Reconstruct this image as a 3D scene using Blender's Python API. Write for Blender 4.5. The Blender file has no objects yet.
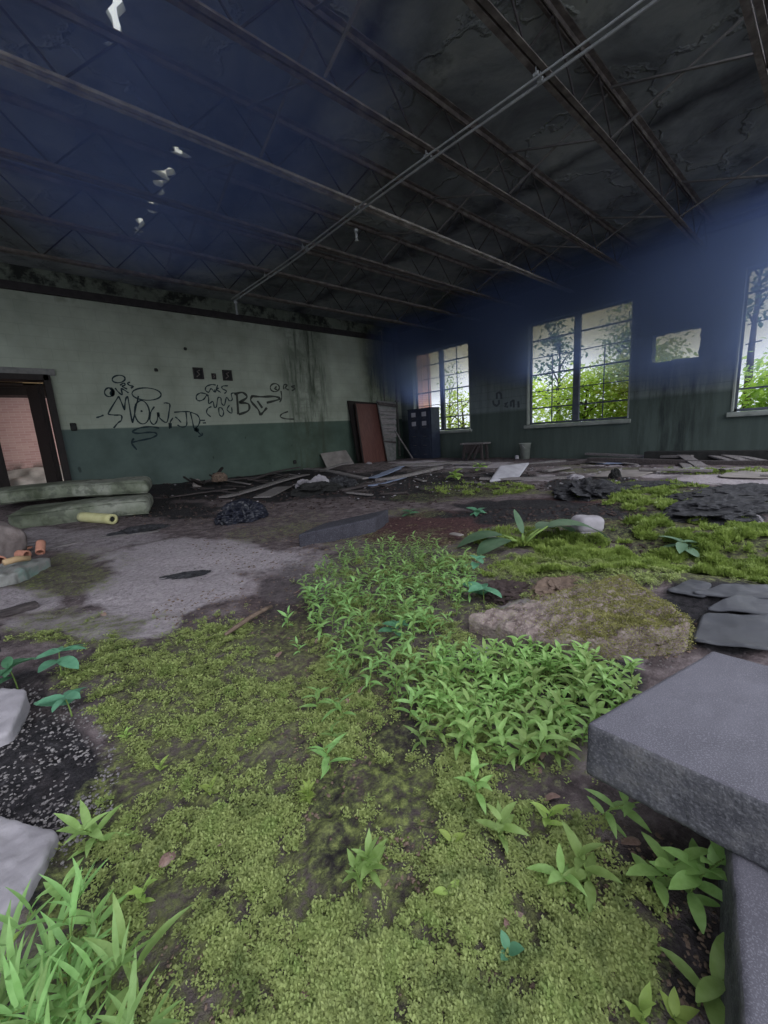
import bpy, math, random
import numpy as np
from mathutils import Matrix, Vector, geometry
random.seed(7); RNG=np.random.default_rng(7)
scn=bpy.context.scene; COL=scn.collection

# ------------------------------------------------------------------ camera
FPX=403.637; PITCH,YAW,ROLL=-0.189654,0.720845,0.0638962; CH=.85
def cam_rows():
    cy,sy=math.cos(YAW),math.sin(YAW)
    f=np.array([sy*math.cos(PITCH),cy*math.cos(PITCH),math.sin(PITCH)])
    r=np.array([cy,-sy,0.]); d=np.cross(f,r); c,s=math.cos(ROLL),math.sin(ROLL)
    return np.array([c*r+s*d,-s*r+c*d,f])
RC=cam_rows()
cd=bpy.data.cameras.new('camera'); cam=bpy.data.objects.new('camera',cd); COL.objects.link(cam)
cd.sensor_fit='HORIZONTAL'; cd.sensor_width=36; cd.lens=FPX/768*36; cd.clip_start=.01; cd.clip_end=200
m=Matrix.Identity(4)
for i in range(3): m[i][0]=RC[0][i]; m[i][1]=-RC[1][i]; m[i][2]=-RC[2][i]
m[2][3]=CH; cam.matrix_world=m; scn.camera=cam
# measuring helpers: where a ray of the photograph meets a plane of the room (used once, to survey real positions)
def ray(x,y): return RC.T@np.array([(x-384)/FPX,(y-512)/FPX,1.])
def fl(x,y,z=0.): r=ray(x,y)*((z-CH)/ray(x,y)[2]); return np.array([r[0],r[1],z])
def onY(x,y,Y): r=ray(x,y); r=r*(Y/r[1]); return np.array([r[0],Y,r[2]+CH])
def onX(x,y,X): r=ray(x,y); r=r*(X/r[0]); return np.array([X,r[1],r[2]+CH])

# ------------------------------------------------------------------ noise
def _h(ix,iy,iz,s):
    n=(ix*374761393+iy*668265263+iz*2147483647+s*1274126177)&0xffffffff
    n=((n^(n>>13))*1274126177)&0xffffffff; n=((n^(n>>16))*2246822519)&0xffffffff
    return ((n^(n>>15))&0xffff)/65535.
def vnoise(p,s=0):
    p=np.atleast_2d(np.asarray(p,float)); i=np.floor(p).astype(np.int64); f=p-i; u=f*f*(3-2*f)
    if p.shape[1]==2: i=np.c_[i,np.zeros(len(p),np.int64)]; u=np.c_[u,np.zeros(len(p))]
    out=0
    for a in (0,1):
        for b in (0,1):
            for c in (0,1):
                w=(u[:,0] if a else 1-u[:,0])*(u[:,1] if b else 1-u[:,1])*(u[:,2] if c else 1-u[:,2])
                out=out+w*_h(i[:,0]+a,i[:,1]+b,i[:,2]+c,s)
    return out
def fbm(p,s=0,o=4):
    p=np.atleast_2d(np.asarray(p,float)); t=0;a=.5;n=0
    for k in range(o): t=t+a*vnoise(p*2**k+17.3*k,s+k); n+=a; a*=.5
    return t/n

# ------------------------------------------------------------------ materials
def nd(nt,t,**kw):
    n=nt.nodes.new(t)
    for k,v in kw.items():
        if k in n.inputs: n.inputs[k].default_value=v
        else: setattr(n,k,v)
    return n
def ramp(nt,fac,stops,interp='LINEAR'):
    r=nt.nodes.new('ShaderNodeValToRGB'); r.color_ramp.interpolation=interp
    e=r.color_ramp.elements
    while len(e)<len(stops): e.new(.5)
    for x,(p,c) in zip(e,stops): x.position=p; x.color=(*c,1) if len(c)==3 else c
    nt.links.new(fac,r.inputs[0]); return r.outputs[0]
def mixc(nt,fac,a,b,mode='MIX'):
    m=nt.nodes.new('ShaderNodeMix'); m.data_type='RGBA'; m.blend_type=mode
    for s,v in ((0,fac),(6,a),(7,b)):
        if isinstance(v,(int,float)): m.inputs[s].default_value=v
        elif isinstance(v,tuple): m.inputs[s].default_value=(*v,1)
        else: nt.links.new(v,m.inputs[s])
    return m.outputs[2]
def mth(nt,op,a,b=None,c=None,clamp=False):
    m=nt.nodes.new('ShaderNodeMath'); m.operation=op; m.use_clamp=clamp
    for i,v in enumerate((a,b,c)):
        if v is None: continue
        if isinstance(v,(int,float)): m.inputs[i].default_value=v
        else: nt.links.new(v,m.inputs[i])
    return m.outputs[0]
def noise(nt,co,sc,det=4,rough=.6,dist=0.):
    n=nd(nt,'ShaderNodeTexNoise',Scale=sc,Detail=det,Roughness=rough,Distortion=dist)
    if co is not None: nt.links.new(co,n.inputs['Vector'])
    return n.outputs[0]
def newmat(name):
    M=bpy.data.materials.new(name); M.use_nodes=True; nt=M.node_tree
    b=nt.nodes['Principled BSDF']; return M,nt,b
def tc(nt,kind='Object',scale=None):
    t=nt.nodes.new('ShaderNodeTexCoord').outputs[kind]
    if scale:
        mp=nd(nt,'ShaderNodeMapping'); mp.inputs['Scale'].default_value=scale; nt.links.new(t,mp.inputs[0]); t=mp.outputs[0]
    return t
def bump(nt,b,h,st=.4,d=.01):
    n=nd(nt,'ShaderNodeBump',Strength=st,Distance=d); nt.links.new(h,n.inputs['Height']); nt.links.new(n.outputs[0],b.inputs['Normal'])
def mat(name,cols,sc=6,rough=.85,bp=.3,det=6,stretch=None,metal=0,spec=.3,lo=.3,hi=.7,fine=None,coord='Object'):
    """cols: colour stops over a noise; fine=(colour,scale,amount) speckle"""
    M,nt,b=newmat(name); co=tc(nt,coord,stretch); n=noise(nt,co,sc,det)
    k=len(cols); c=ramp(nt,n,[(lo+(hi-lo)*i/max(1,k-1),q) for i,q in enumerate(cols)])
    n2=noise(nt,co,sc*7,3)
    if fine: c=mixc(nt,ramp(nt,noise(nt,co,fine[1],2),[(.52,(0,)*3),(.62,(fine[2],)*3)]),c,fine[0])
    nt.links.new(c,b.inputs['Base Color']); b.inputs['Roughness'].default_value=rough; b.inputs['Metallic'].default_value=metal
    b.inputs['Specular IOR Level'].default_value=spec
    if bp: bump(nt,b,mixc(nt,.5,n,n2),bp)
    return M
def leafmat(name,c1,c2,trans=.35,sc=30,rough=.5,c3=None):
    M,nt,b=newmat(name); co=tc(nt,'Object')
    cols=[(.3,c1),(.7,c2)] if c3 is None else [(.25,c1),(.5,c2),(.75,c3)]
    c=ramp(nt,noise(nt,co,sc,3),cols)
    inf=nt.nodes.new('ShaderNodeObjectInfo'); hs=nd(nt,'ShaderNodeHueSaturation')
    nt.links.new(mth(nt,'MULTIPLY_ADD',inf.outputs['Random'],.5,.75),hs.inputs['Value'])
    nt.links.new(mth(nt,'MULTIPLY_ADD',inf.outputs['Random'],.03,.485),hs.inputs['Hue']); nt.links.new(c,hs.inputs['Color']); c=hs.outputs[0]
    nt.links.new(c,b.inputs['Base Color']); b.inputs['Roughness'].default_value=rough; b.inputs['Specular IOR Level'].default_value=.25
    t=nt.nodes.new('ShaderNodeBsdfTranslucent'); nt.links.new(c,t.inputs[0])
    mx=nt.nodes.new('ShaderNodeMixShader'); mx.inputs[0].default_value=trans
    nt.links.new(b.outputs[0],mx.inputs[1]); nt.links.new(t.outputs[0],mx.inputs[2])
    nt.links.new(mx.outputs[0],nt.nodes['Material Output'].inputs[0]); return M
M={}
M['rust']=mat('rusted_steel',[(.06,.052,.052),(.12,.102,.095),(.20,.18,.17)],9,.7,.3,spec=.3)
M['rust_lit']=mat('lit_rusted_steel',[(.14,.12,.11),(.29,.26,.235),(.46,.43,.40)],7,.6,.3,spec=.4)  # lighter copy of the rusted steel; painted-in highlight for one joist's lower edge
M['rust_dark']=mat('dark_steel',[(.02,.018,.02),(.045,.038,.04)],9,.75,.3)
M['rod']=mat('grey_rod',[(.10,.095,.095),(.17,.16,.16)],9,.6,.2)
M['pipe']=mat('galvanised_pipe',[(.25,.26,.27),(.38,.39,.40)],5,.45,.1,metal=.3)
M['white']=mat('chalky_white',[(.30,.29,.33),(.46,.45,.50)],6,.7,.2)
M['wframe']=mat('window_steel',[(.05,.06,.085),(.10,.11,.13)],7,.6,.2)
M['sill']=mat('window_sill',[(.16,.18,.17),(.28,.30,.28)],5,.8,.3)
M['slab']=mat('exposed_aggregate',[(.08,.078,.096),(.125,.121,.148)],4,.8,.45,fine=((.23,.22,.26),430,.5))
M['slabside']=mat('rough_concrete',[(.035,.035,.045),(.08,.08,.092),(.14,.135,.14)],14,.95,.9,fine=((.2,.2,.22),190,.35))
M['foam']=mat('dark_block',[(.026,.025,.034),(.05,.048,.062)],9,.92,.8,fine=((.11,.11,.135),150,.45))
M['mossyslab']=mat('mossy_concrete',[(.09,.07,.068),(.19,.145,.138),(.26,.215,.20),(.20,.18,.10)],16,.95,1.,fine=((.35,.30,.27),90,.6))
M['concrete']=mat('pale_concrete',[(.24,.225,.25),(.36,.34,.37)],7,.95,.6)
M['gravelm']=mat('gravel',[(.09,.08,.085),(.2,.185,.19),(.33,.31,.31)],40,.9,.5)
M['rock']=mat('brown_rock',[(.10,.08,.078),(.2,.165,.16),(.28,.24,.24)],7,.9,.8)
M['tealrock']=mat('grey_teal_rock',[(.17,.17,.17),(.23,.23,.22),(.12,.24,.21)],6,.9,.8)
M['terra']=mat('terracotta',[(.4,.17,.12),(.55,.28,.2)],8,.8,.2)
M['tan']=mat('tan_stick',[(.4,.27,.15),(.5,.36,.22)],8,.8,.2)
M['matt']=mat('stained_mattress',[(.055,.065,.042),(.15,.165,.125),(.27,.28,.24)],1.7,.95,.6,det=8,lo=.36,hi=.62,fine=((.05,.055,.045),9,.5))
M['matt2']=mat('pale_mattress_end',[(.24,.25,.22),(.36,.37,.34)],5,.95,.4)
M['yellow']=mat('yellow_tube',[(.42,.40,.19),(.58,.56,.32)],5,.8,.2)
M['black']=mat('black_hole',[(.012,.012,.013),(.03,.03,.03)],8,.9,.2)
M['bag']=mat('black_plastic',[(.008,.009,.016),(.018,.02,.034)],5,.42,.0,spec=.4)
M['cloth']=mat('dark_cloth',[(.012,.012,.015),(.03,.03,.035),(.07,.07,.078)],22,.9,.8)
M['rubber']=mat('black_sheet',[(.045,.047,.056),(.08,.082,.097)],4,.6,.3)
M['plank']=mat('weathered_wood',[(.10,.088,.09),(.19,.172,.175),(.27,.25,.25)],9,.9,.5,stretch=(1,7,7))
M['plankdark']=mat('wet_wood',[(.025,.02,.022),(.06,.05,.052),(.10,.085,.085)],9,.9,.5,stretch=(1,7,7))
M['plankblue']=mat('bluish_board',[(.15,.18,.28),(.24,.28,.40)],6,.8,.3,stretch=(1,4,4))
M['brownwood']=mat('brown_door',[(.075,.03,.026),(.14,.06,.05)],6,.6,.2,stretch=(8,1,.7))
M['greywood']=mat('grey_slats',[(.10,.10,.10),(.2,.195,.19)],8,.85,.3)
M['doorwood']=mat('dark_door',[(.008,.006,.006),(.018,.012,.012)],5,.7,.3,stretch=(6,6,1))
M['cab']=mat('navy_cabinet',[(.02,.025,.045),(.035,.045,.075)],6,.5,.1)
M['board']=mat('stained_board',[(.17,.15,.145),(.30,.27,.26)],4,.9,.3)
M['brick_debris']=mat('pale_debris',[(.3,.29,.28),(.5,.48,.46)],6,.9,.5)
M['graf']=mat('black_spray',[(.008,.02,.026),(.014,.03,.038)],6,.8,0)
M['graf2']=mat('faded_spray',[(.03,.034,.03),(.05,.055,.048)],14,.9,0)
M['stick']=mat('bark_stick',[(.10,.07,.055),(.22,.16,.125)],20,.9,.5)
M['deadleaf']=mat('dead_leaf',[(.14,.085,.07),(.26,.17,.15),(.22,.19,.16)],25,.9,.3)
M['soilclod']=mat('soil',[(.03,.02,.02),(.07,.05,.048)],20,.95,.6)
M['leaf']=leafmat('weed_leaf',(.19,.34,.095),(.33,.52,.20),.35)
M['leafb']=leafmat('seedling_leaf',(.23,.38,.10),(.38,.57,.21),.35)
M['leafyoung']=leafmat('young_leaf',(.28,.42,.09),(.42,.58,.17),.35)
M['leafteal']=leafmat('blue_green_leaf',(.08,.22,.12),(.15,.34,.20),.3)
M['leafbur']=leafmat('broad_leaf',(.09,.17,.10),(.17,.27,.17),.25,sc=8)
M['stem']=mat('green_stem',[(.13,.2,.05),(.2,.3,.08)],10,.7,0)
M['bark']=mat('tree_bark',[(.04,.033,.028),(.09,.075,.06)],6,.95,.5)
M['tree1']=leafmat('tree_leaf_light',(.34,.45,.06),(.54,.65,.13),.5,sc=2.5)
M['tree2']=leafmat('tree_leaf_mid',(.21,.33,.045),(.42,.55,.09),.5,sc=2.5)
M['tree3']=leafmat('tree_leaf_dark',(.06,.15,.06),(.16,.30,.10),.4,sc=2.5)
M['moss']=leafmat('moss_leaf',(.11,.155,.05),(.35,.41,.15),.3,sc=14,c3=(.21,.30,.085))
M['mossy']=leafmat('crust_moss',(.17,.175,.05),(.40,.40,.15),.25,sc=14)
M['grass']=leafmat('fine_grass',(.14,.20,.04),(.31,.39,.10),.35,sc=5)
M['outground']=mat('outside_grass',[(.10,.15,.03),(.2,.27,.06)],3,.95,.5)
def brickmat(name,c1,c2,mortar,scale,bw,bh,axes,stain=None,rough=.9,msize=.015,mb=.3,extra=None):
    Mt,nt,b=newmat(name); g=nt.nodes.new('ShaderNodeNewGeometry').outputs['Position']
    s=nt.nodes.new('ShaderNodeSeparateXYZ'); nt.links.new(g,s.inputs[0]); cb=nt.nodes.new('ShaderNodeCombineXYZ')
    nt.links.new(s.outputs[axes],cb.inputs[0]); nt.links.new(s.outputs[2],cb.inputs[1])
    br=nd(nt,'ShaderNodeTexBrick',Scale=scale); br.inputs['Color1'].default_value=(*c1,1); br.inputs['Color2'].default_value=(*c2,1)
    br.inputs['Mortar'].default_value=(*mortar,1); br.inputs['Mortar Size'].default_value=msize; br.inputs['Brick Width'].default_value=bw; br.inputs['Row Height'].default_value=bh
    nt.links.new(cb.outputs[0],br.inputs[0]); c=br.outputs[0]
    if extra: c=extra(nt,c,g,s)
    nt.links.new(c,b.inputs['Base Color']); b.inputs['Roughness'].default_value=rough; b.inputs['Specular IOR Level'].default_value=.25
    h=mth(nt,'SUBTRACT',mth(nt,'MULTIPLY',noise(nt,g,25,4),.4),br.outputs[1])
    bump(nt,b,h,mb,.006); return Mt
def band(nt,v,a,b,soft=.02):   # 1 where a<v<b
    lo=mth(nt,'MULTIPLY_ADD',v,1/soft,-a/soft,clamp=True); hi=mth(nt,'MULTIPLY_ADD',v,-1/soft,b/soft,clamp=True)
    return mth(nt,'MULTIPLY',lo,hi)
def left_paint(nt,c,g,s):
    X,Y,Z=s.outputs
    low=mth(nt,'MULTIPLY_ADD',Z,-40,1.335*40,clamp=True)
    c=mixc(nt,low,c,mixc(nt,ramp(nt,X,[(0,(0,)*3),(1,(1,)*3)]),(.080,.108,.118),(.08,.108,.098)))
    c=mixc(nt,mth(nt,'MULTIPLY',band(nt,X,2.6,20,2.5),low),c,(.07,.102,.082))
    # big blotches and vertical run-off stains below the ledge
    st=nd(nt,'ShaderNodeMapping'); st.inputs['Scale'].default_value=(5.5,1,.55); nt.links.new(g,st.inputs[0])
    run=ramp(nt,noise(nt,st.outputs[0],1.1,8,.7),[(.42,(0,)*3),(.60,(1,)*3)])
    stu=nd(nt,'ShaderNodeMapping'); stu.inputs['Scale'].default_value=(1.2,1,6); nt.links.new(g,stu.inputs[0])
    hor=ramp(nt,noise(nt,stu.outputs[0],1.6,6,.7),[(.45,(0,)*3),(.62,(1,)*3)])
    zone=mth(nt,'ADD',band(nt,X,5.35,7.15,.5),band(nt,X,8.15,9.7,.4),clamp=True)
    m=mth(nt,'MULTIPLY',zone,mth(nt,'MAXIMUM',run,mth(nt,'MAXIMUM',mth(nt,'MULTIPLY',hor,.55),ramp(nt,noise(nt,g,1.5,7,.7),[(.42,(0,)*3),(.6,(.75,)*3)]))))
    c=mixc(nt,mth(nt,'MULTIPLY',m,.9),c,(.05,.062,.045))
    spots=nd(nt,'ShaderNodeMapping'); spots.inputs['Scale'].default_value=(1.6,1,.75); nt.links.new(g,spots.inputs[0])
    sp=ramp(nt,noise(nt,spots.outputs[0],3.3,2,.5),[(.70,(0,)*3),(.74,(1,)*3)])
    c=mixc(nt,mth(nt,'MULTIPLY',sp,mth(nt,'MULTIPLY',low,.7)),c,(.02,.03,.03))
    # scuffs at the ledge
    top=mth(nt,'MULTIPLY_ADD',Z,6,-3.78*6,clamp=True); nz=ramp(nt,noise(nt,g,2.6,6,.7),[(.45,(0,)*3),(.58,(1,)*3)])
    c=mixc(nt,mth(nt,'MULTIPLY',top,.55),c,(.06,.075,.06)); c=mixc(nt,mth(nt,'MULTIPLY',top,nz),c,(.02,.022,.02))
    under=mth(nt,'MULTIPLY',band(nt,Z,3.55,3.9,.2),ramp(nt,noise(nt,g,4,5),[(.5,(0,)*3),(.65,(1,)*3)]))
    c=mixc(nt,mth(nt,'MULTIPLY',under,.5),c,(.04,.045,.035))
    return mixc(nt,.35,c,ramp(nt,noise(nt,g,1.3,6),[(.3,(.1,)*3),(.7,(.9,)*3)]),'SOFT_LIGHT')
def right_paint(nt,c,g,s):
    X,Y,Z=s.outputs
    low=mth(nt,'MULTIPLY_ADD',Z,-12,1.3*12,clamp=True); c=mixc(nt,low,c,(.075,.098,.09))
    st=nd(nt,'ShaderNodeMapping'); st.inputs['Scale'].default_value=(1,4,.5); nt.links.new(g,st.inputs[0])
    run=ramp(nt,noise(nt,st.outputs[0],1.2,8,.7),[(.4,(0,)*3),(.62,(1,)*3)])
    z=mth(nt,'MULTIPLY',band(nt,Y,1.5,3.3,.6),mth(nt,'MULTIPLY_ADD',Z,-1.2,2.6,clamp=True))
    c=mixc(nt,mth(nt,'MULTIPLY',run,mth(nt,'MULTIPLY_ADD',z,.6,.3)),c,(.02,.026,.026))
    return c
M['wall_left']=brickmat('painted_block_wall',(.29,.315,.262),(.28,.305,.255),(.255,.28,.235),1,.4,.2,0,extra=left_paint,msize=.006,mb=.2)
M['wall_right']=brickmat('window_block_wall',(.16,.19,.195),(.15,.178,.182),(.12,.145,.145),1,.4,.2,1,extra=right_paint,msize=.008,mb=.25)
def dirty(nt,c,g,s):
    low=mth(nt,'MULTIPLY_ADD',s.outputs[2],-5,.78*5,clamp=True)
    c=mixc(nt,mth(nt,'MULTIPLY',low,ramp(nt,noise(nt,g,5,5),[(.4,(0,)*3),(.55,(1,)*3)])),c,(.12,.10,.09))
    return c
M['brick']=brickmat('pink_brick',(.55,.37,.35),(.47,.29,.28),(.58,.44,.42),1,.2,.055,0,extra=dirty,msize=.005)
M['brickout']=brickmat('red_brick_far',(.5,.27,.24),(.42,.2,.18),(.5,.4,.38),1,.22,.075,1,msize=.01)
def deckmat():
    Mt,nt,b=newmat('stained_roof_deck'); g=nt.nodes.new('ShaderNodeNewGeometry').outputs['Position']
    s=nt.nodes.new('ShaderNodeSeparateXYZ'); nt.links.new(g,s.inputs[0]); X,Y,Z=s.outputs
    c=ramp(nt,noise(nt,g,.9,8,.65,.6),[(.3,(.07,.075,.085)),(.48,(.17,.185,.195)),(.7,(.30,.315,.30))])
    wob=mth(nt,'MULTIPLY_ADD',noise(nt,g,1.6,3),.5,-.25); Xw=mth(nt,'ADD',X,wob)
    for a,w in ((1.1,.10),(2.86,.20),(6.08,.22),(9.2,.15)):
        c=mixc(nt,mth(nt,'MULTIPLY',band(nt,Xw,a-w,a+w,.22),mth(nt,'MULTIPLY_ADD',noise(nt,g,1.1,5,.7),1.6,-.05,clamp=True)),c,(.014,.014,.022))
    tear=nd(nt,'ShaderNodeTexVoronoi',Scale=.75); tear.feature='DISTANCE_TO_EDGE'
    wv=nt.nodes.new('ShaderNodeVectorMath'); wv.operation='ADD'; nn=nd(nt,'ShaderNodeTexNoise',Scale=2.2,Detail=5.); nt.links.new(g,nn.inputs['Vector'])
    nt.links.new(g,wv.inputs[0]); nt.links.new(nn.outputs[1],wv.inputs[1]); nt.links.new(wv.outputs[0],tear.inputs['Vector'])
    e=ramp(nt,tear.outputs['Distance'],[(0,(1,)*3),(.03,(0,)*3)])
    pt=ramp(nt,noise(nt,g,.7,2),[(.5,(0,)*3),(.6,(1,)*3)])
    c=mixc(nt,mth(nt,'MULTIPLY',mth(nt,'MULTIPLY',e,pt),.35),c,(.2,.2,.18))
    spot=ramp(nt,noise(nt,g,1.7,7,.7),[(.55,(0,)*3),(.68,(1,)*3)]); c=mixc(nt,mth(nt,'MULTIPLY',spot,.7),c,(.02,.021,.026))
    nt.links.new(c,b.inputs['Base Color']); b.inputs['Roughness'].default_value=.9
    bump(nt,b,mixc(nt,.5,noise(nt,g,1.4,6,.6,.5),e),.8,.06); return Mt
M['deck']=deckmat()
def groundmat():
    Mt,nt,b=newmat('ruined_floor'); g=nt.nodes.new('ShaderNodeNewGeometry').outputs['Position']
    A={k:nd(nt,'ShaderNodeAttribute',attribute_name=k).outputs['Fac'] for k in ('moss','pale','dark','red')}
    n1=noise(nt,g,9,8,.7); n2=noise(nt,g,38,6,.7); n3=noise(nt,g,120,3)
    c=ramp(nt,n1,[(.32,(.035,.026,.029)),(.5,(.115,.09,.095)),(.68,(.24,.20,.21))])
    c=mixc(nt,ramp(nt,n2,[(.52,(0,)*3),(.66,(.7,)*3)]),c,(.2,.165,.17))
    pale=ramp(nt,n2,[(.3,(.20,.17,.185)),(.5,(.36,.32,.345)),(.75,(.50,.455,.48))])
    def th(a,w=.55,soft=2.2,nz=None):  # mask broken up by noise
        return mth(nt,'MULTIPLY_ADD',mth(nt,'ADD',a,mth(nt,'MULTIPLY_ADD',nz if nz else n1,w,-w*.5)),soft,.5-soft*.5,clamp=True)
    c=mixc(nt,th(A['pale'],.7,2.4),c,pale)
    c=mixc(nt,th(A['red'],.7),c,ramp(nt,n2,[(.35,(.035,.015,.017)),(.65,(.10,.05,.05))]))
    dk=ramp(nt,n2,[(.4,(.011,.0105,.013)),(.6,(.035,.032,.037)),(.75,(.09,.085,.095))])
    c=mixc(nt,th(A['dark'],.8,2.6),c,dk)
    mc=ramp(nt,n2,[(.38,(.07,.055,.052)),(.5,(.10,.115,.045)),(.66,(.24,.28,.09))])
    mc=mixc(nt,ramp(nt,noise(nt,g,2.3,4),[(.4,(0,)*3),(.65,(.5,)*3)]),mc,(.13,.115,.085))
    c=mixc(nt,th(mth(nt,'MULTIPLY',A['moss'],.62),2.2,2.6,mixc(nt,.5,n1,n2)),c,mc)
    nt.links.new(c,b.inputs['Base Color']); b.inputs['Roughness'].default_value=.92; b.inputs['Specular IOR Level'].default_value=.25
    h=mixc(nt,.35,n2,n3); bump(nt,b,h,1.,.02); return Mt
M['ground']=groundmat()

# ------------------------------------------------------------------ mesh helpers
class MB:
    def __init__(s): s.v=[]; s.f=[]; s.n=0
    def add(s,v,f):
        v=np.asarray(v,float).reshape(-1,3); s.f+=[tuple(i+s.n for i in q) for q in f]; s.v.append(v); s.n+=len(v); return s
    def box(s,c,d,R=None):
        c=np.asarray(c,float); d=np.asarray(d,float)/2
        v=np.array([[x,y,z] for x in (-1,1) for y in (-1,1) for z in (-1,1)])*d
        if R is not None: v=v@np.asarray(R).T
        return s.add(v+c,[(0,1,3,2),(4,6,7,5),(0,4,5,1),(2,3,7,6),(0,2,6,4),(1,5,7,3)])
    def bar(s,a,b,w,h,up=(0,0,1)):
        a=np.asarray(a,float); b=np.asarray(b,float); t=b-a; L=np.linalg.norm(t); t=t/L
        u=np.asarray(up,float); sd=np.cross(t,u)
        if np.linalg.norm(sd)<1e-4: sd=np.cross(t,(0,1,0))
        sd/=np.linalg.norm(sd); u=np.cross(sd,t)
        return s.box((a+b)/2,(L,w,h),np.array([t,sd,u]).T)
    def tube(s,pts,r,n=8,caps=True):
        pts=np.asarray(pts,float); r=np.broadcast_to(np.asarray(r,float),(len(pts),)); vs=[]
        t=np.gradient(pts,axis=0); t/=np.linalg.norm(t,axis=1)[:,None]+1e-12
        ref=np.array((0,0,1.)) if abs(t[0][2])<.9 else np.array((1.,0,0))
        for i,p in enumerate(pts):
            a=np.cross(t[i],ref); a/=np.linalg.norm(a)+1e-12; b=np.cross(a,t[i]); ref=b
            th=np.linspace(0,2*math.pi,n,endpoint=False)
            vs.append(p+r[i]*(np.cos(th)[:,None]*a+np.sin(th)[:,None]*b))
        f=[(i*n+k,i*n+(k+1)%n,(i+1)*n+(k+1)%n,(i+1)*n+k) for i in range(len(pts)-1) for k in range(n)]
        if caps: f+=[tuple(range(n))[::-1],tuple(range((len(pts)-1)*n,len(pts)*n))]
        return s.add(np.concatenate(vs),f)
    def build(s,name,mt,parent=None,loc=(0,0,0),smooth=False):
        v=np.concatenate(s.v)-np.asarray(loc,float); return mesh(name,v,s.f,mt,parent,loc,smooth)
def mesh(name,v,f,mt,parent=None,loc=(0,0,0),smooth=False):
    me=bpy.data.meshes.new(name); me.from_pydata(np.asarray(v).tolist(),[],f if isinstance(f,list) else f.tolist()); me.materials.append(mt); me.update()
    if smooth: me.shade_smooth()
    o=bpy.data.objects.new(name,me); COL.objects.link(o)
    if parent is not None: o.parent=parent
    else: o.location=tuple(loc)
    return o
def quads(name,v,mt,parent=None,loc=(0,0,0),nv=4,faces=None,smooth=False):
    """fast mesh: v (N,nv,3) pieces sharing one face pattern"""
    v=np.asarray(v,np.float32); N=len(v); pat=np.array(faces if faces else [list(range(nv))]); k=pat.shape[1]
    idx=(pat[None]+np.arange(N)[:,None,None]*nv).reshape(-1,k)
    me=bpy.data.meshes.new(name); me.vertices.add(N*nv); me.vertices.foreach_set('co',(v.reshape(-1,3)-np.asarray(loc,np.float32)).ravel())
    me.loops.add(idx.size); me.loops.foreach_set('vertex_index',idx.ravel().astype(np.int32))
    me.polygons.add(len(idx)); me.polygons.foreach_set('loop_start',(np.arange(len(idx))*k).astype(np.int32))
    me.materials.append(mt); me.update(calc_edges=True); me.validate()
    if smooth: me.shade_smooth()
    o=bpy.data.objects.new(name,me); COL.objects.link(o)
    if parent is not None: o.parent=parent
    else: o.location=tuple(loc)
    return o
def tag(o,label=None,cat=None,group=None,kind=None):
    if label: o['label']=label
    if cat: o['category']=cat
    if group: o['group']=group
    if kind: o['kind']=kind
    return o
def empty(name,loc,label=None,cat=None,group=None,kind=None,rz=0):
    o=bpy.data.objects.new(name,None); COL.objects.link(o); o.location=tuple(loc); o.rotation_euler=(0,0,rz); o.empty_display_size=.05
    return tag(o,label,cat,group,kind)
def dup(o,parent=None):
    c=o.copy(); COL.objects.link(c); c.parent=parent
    for ch in list(o.children): dup(ch,c)
    return c
def gridbox(n):
    """surface of the unit cube [-1,1]^3 with n=(nx,ny,nz) cells, shared vertices"""
    idx={};v=[];f=[]
    def vid(i,j,k):
        if (i,j,k) not in idx: idx[(i,j,k)]=len(v); v.append((2*i/n[0]-1,2*j/n[1]-1,2*k/n[2]-1))
        return idx[(i,j,k)]
    for a in (0,1,2):
        b,c=(a+1)%3,(a+2)%3
        for e in (0,n[a]):
            for i in range(n[b]):
                for j in range(n[c]):
                    q=[]
                    for di,dj in ((0,0),(1,0),(1,1),(0,1)):
                        t=[0,0,0]; t[a]=e; t[b]=i+di; t[c]=j+dj; q.append(vid(*t))
                    f.append(tuple(q if e else q[::-1]))
    return np.array(v),f
def rbox(size,r,n,amp=0,fq=8,seed=0):
    """rounded, roughened block centred on the origin"""
    u,f=gridbox(n); h=np.asarray(size,float)/2; p=u*h; inner=np.clip(p,-(h-r),h-r); d=p-inner
    L=np.linalg.norm(d,axis=1); nrm=d/np.maximum(L,1e-9)[:,None]; p=np.where(L[:,None]>1e-9,inner+nrm*r,p)
    if amp:
        nn=u/np.linalg.norm(u,axis=1)[:,None]; p=p+nn*((fbm(p*fq+seed*9.7,seed)-.5)*2*amp)[:,None]
    return p,f
def hexmap(u,c):
    """trilinear map; c: 8 corners ordered bottom 4 (--,+-,++,-+) then top 4"""
    c=np.asarray(c,float); x,y,z=((u+1)/2).T[:,:,None]
    b=(1-x)*(1-y)*c[0]+x*(1-y)*c[1]+x*y*c[2]+(1-x)*y*c[3]; t=(1-x)*(1-y)*c[4]+x*(1-y)*c[5]+x*y*c[6]+(1-x)*y*c[7]
    return (1-z)*b+z*t
def hexblock(base4,top4,n,r=.08,amp=.004,fq=20,seed=0):
    u,f=gridbox(n); inner=np.clip(u,-(1-r),1-r); d=u-inner; L=np.linalg.norm(d,axis=1)
    u2=np.where(L[:,None]>1e-9,inner+d/np.maximum(L,1e-9)[:,None]*r,u)
    p=hexmap(u2,list(base4)+list(top4)); nn=u/np.linalg.norm(u,axis=1)[:,None]
    return p+nn*((fbm(p*fq+seed*5.1,seed)-.5)*2*amp)[:,None],f
def Rz(a): c,s=math.cos(a),math.sin(a); return np.array([[c,-s,0],[s,c,0],[0,0,1]])
def Rx(a): c,s=math.cos(a),math.sin(a); return np.array([[1,0,0],[0,c,-s],[0,s,c]])
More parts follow.
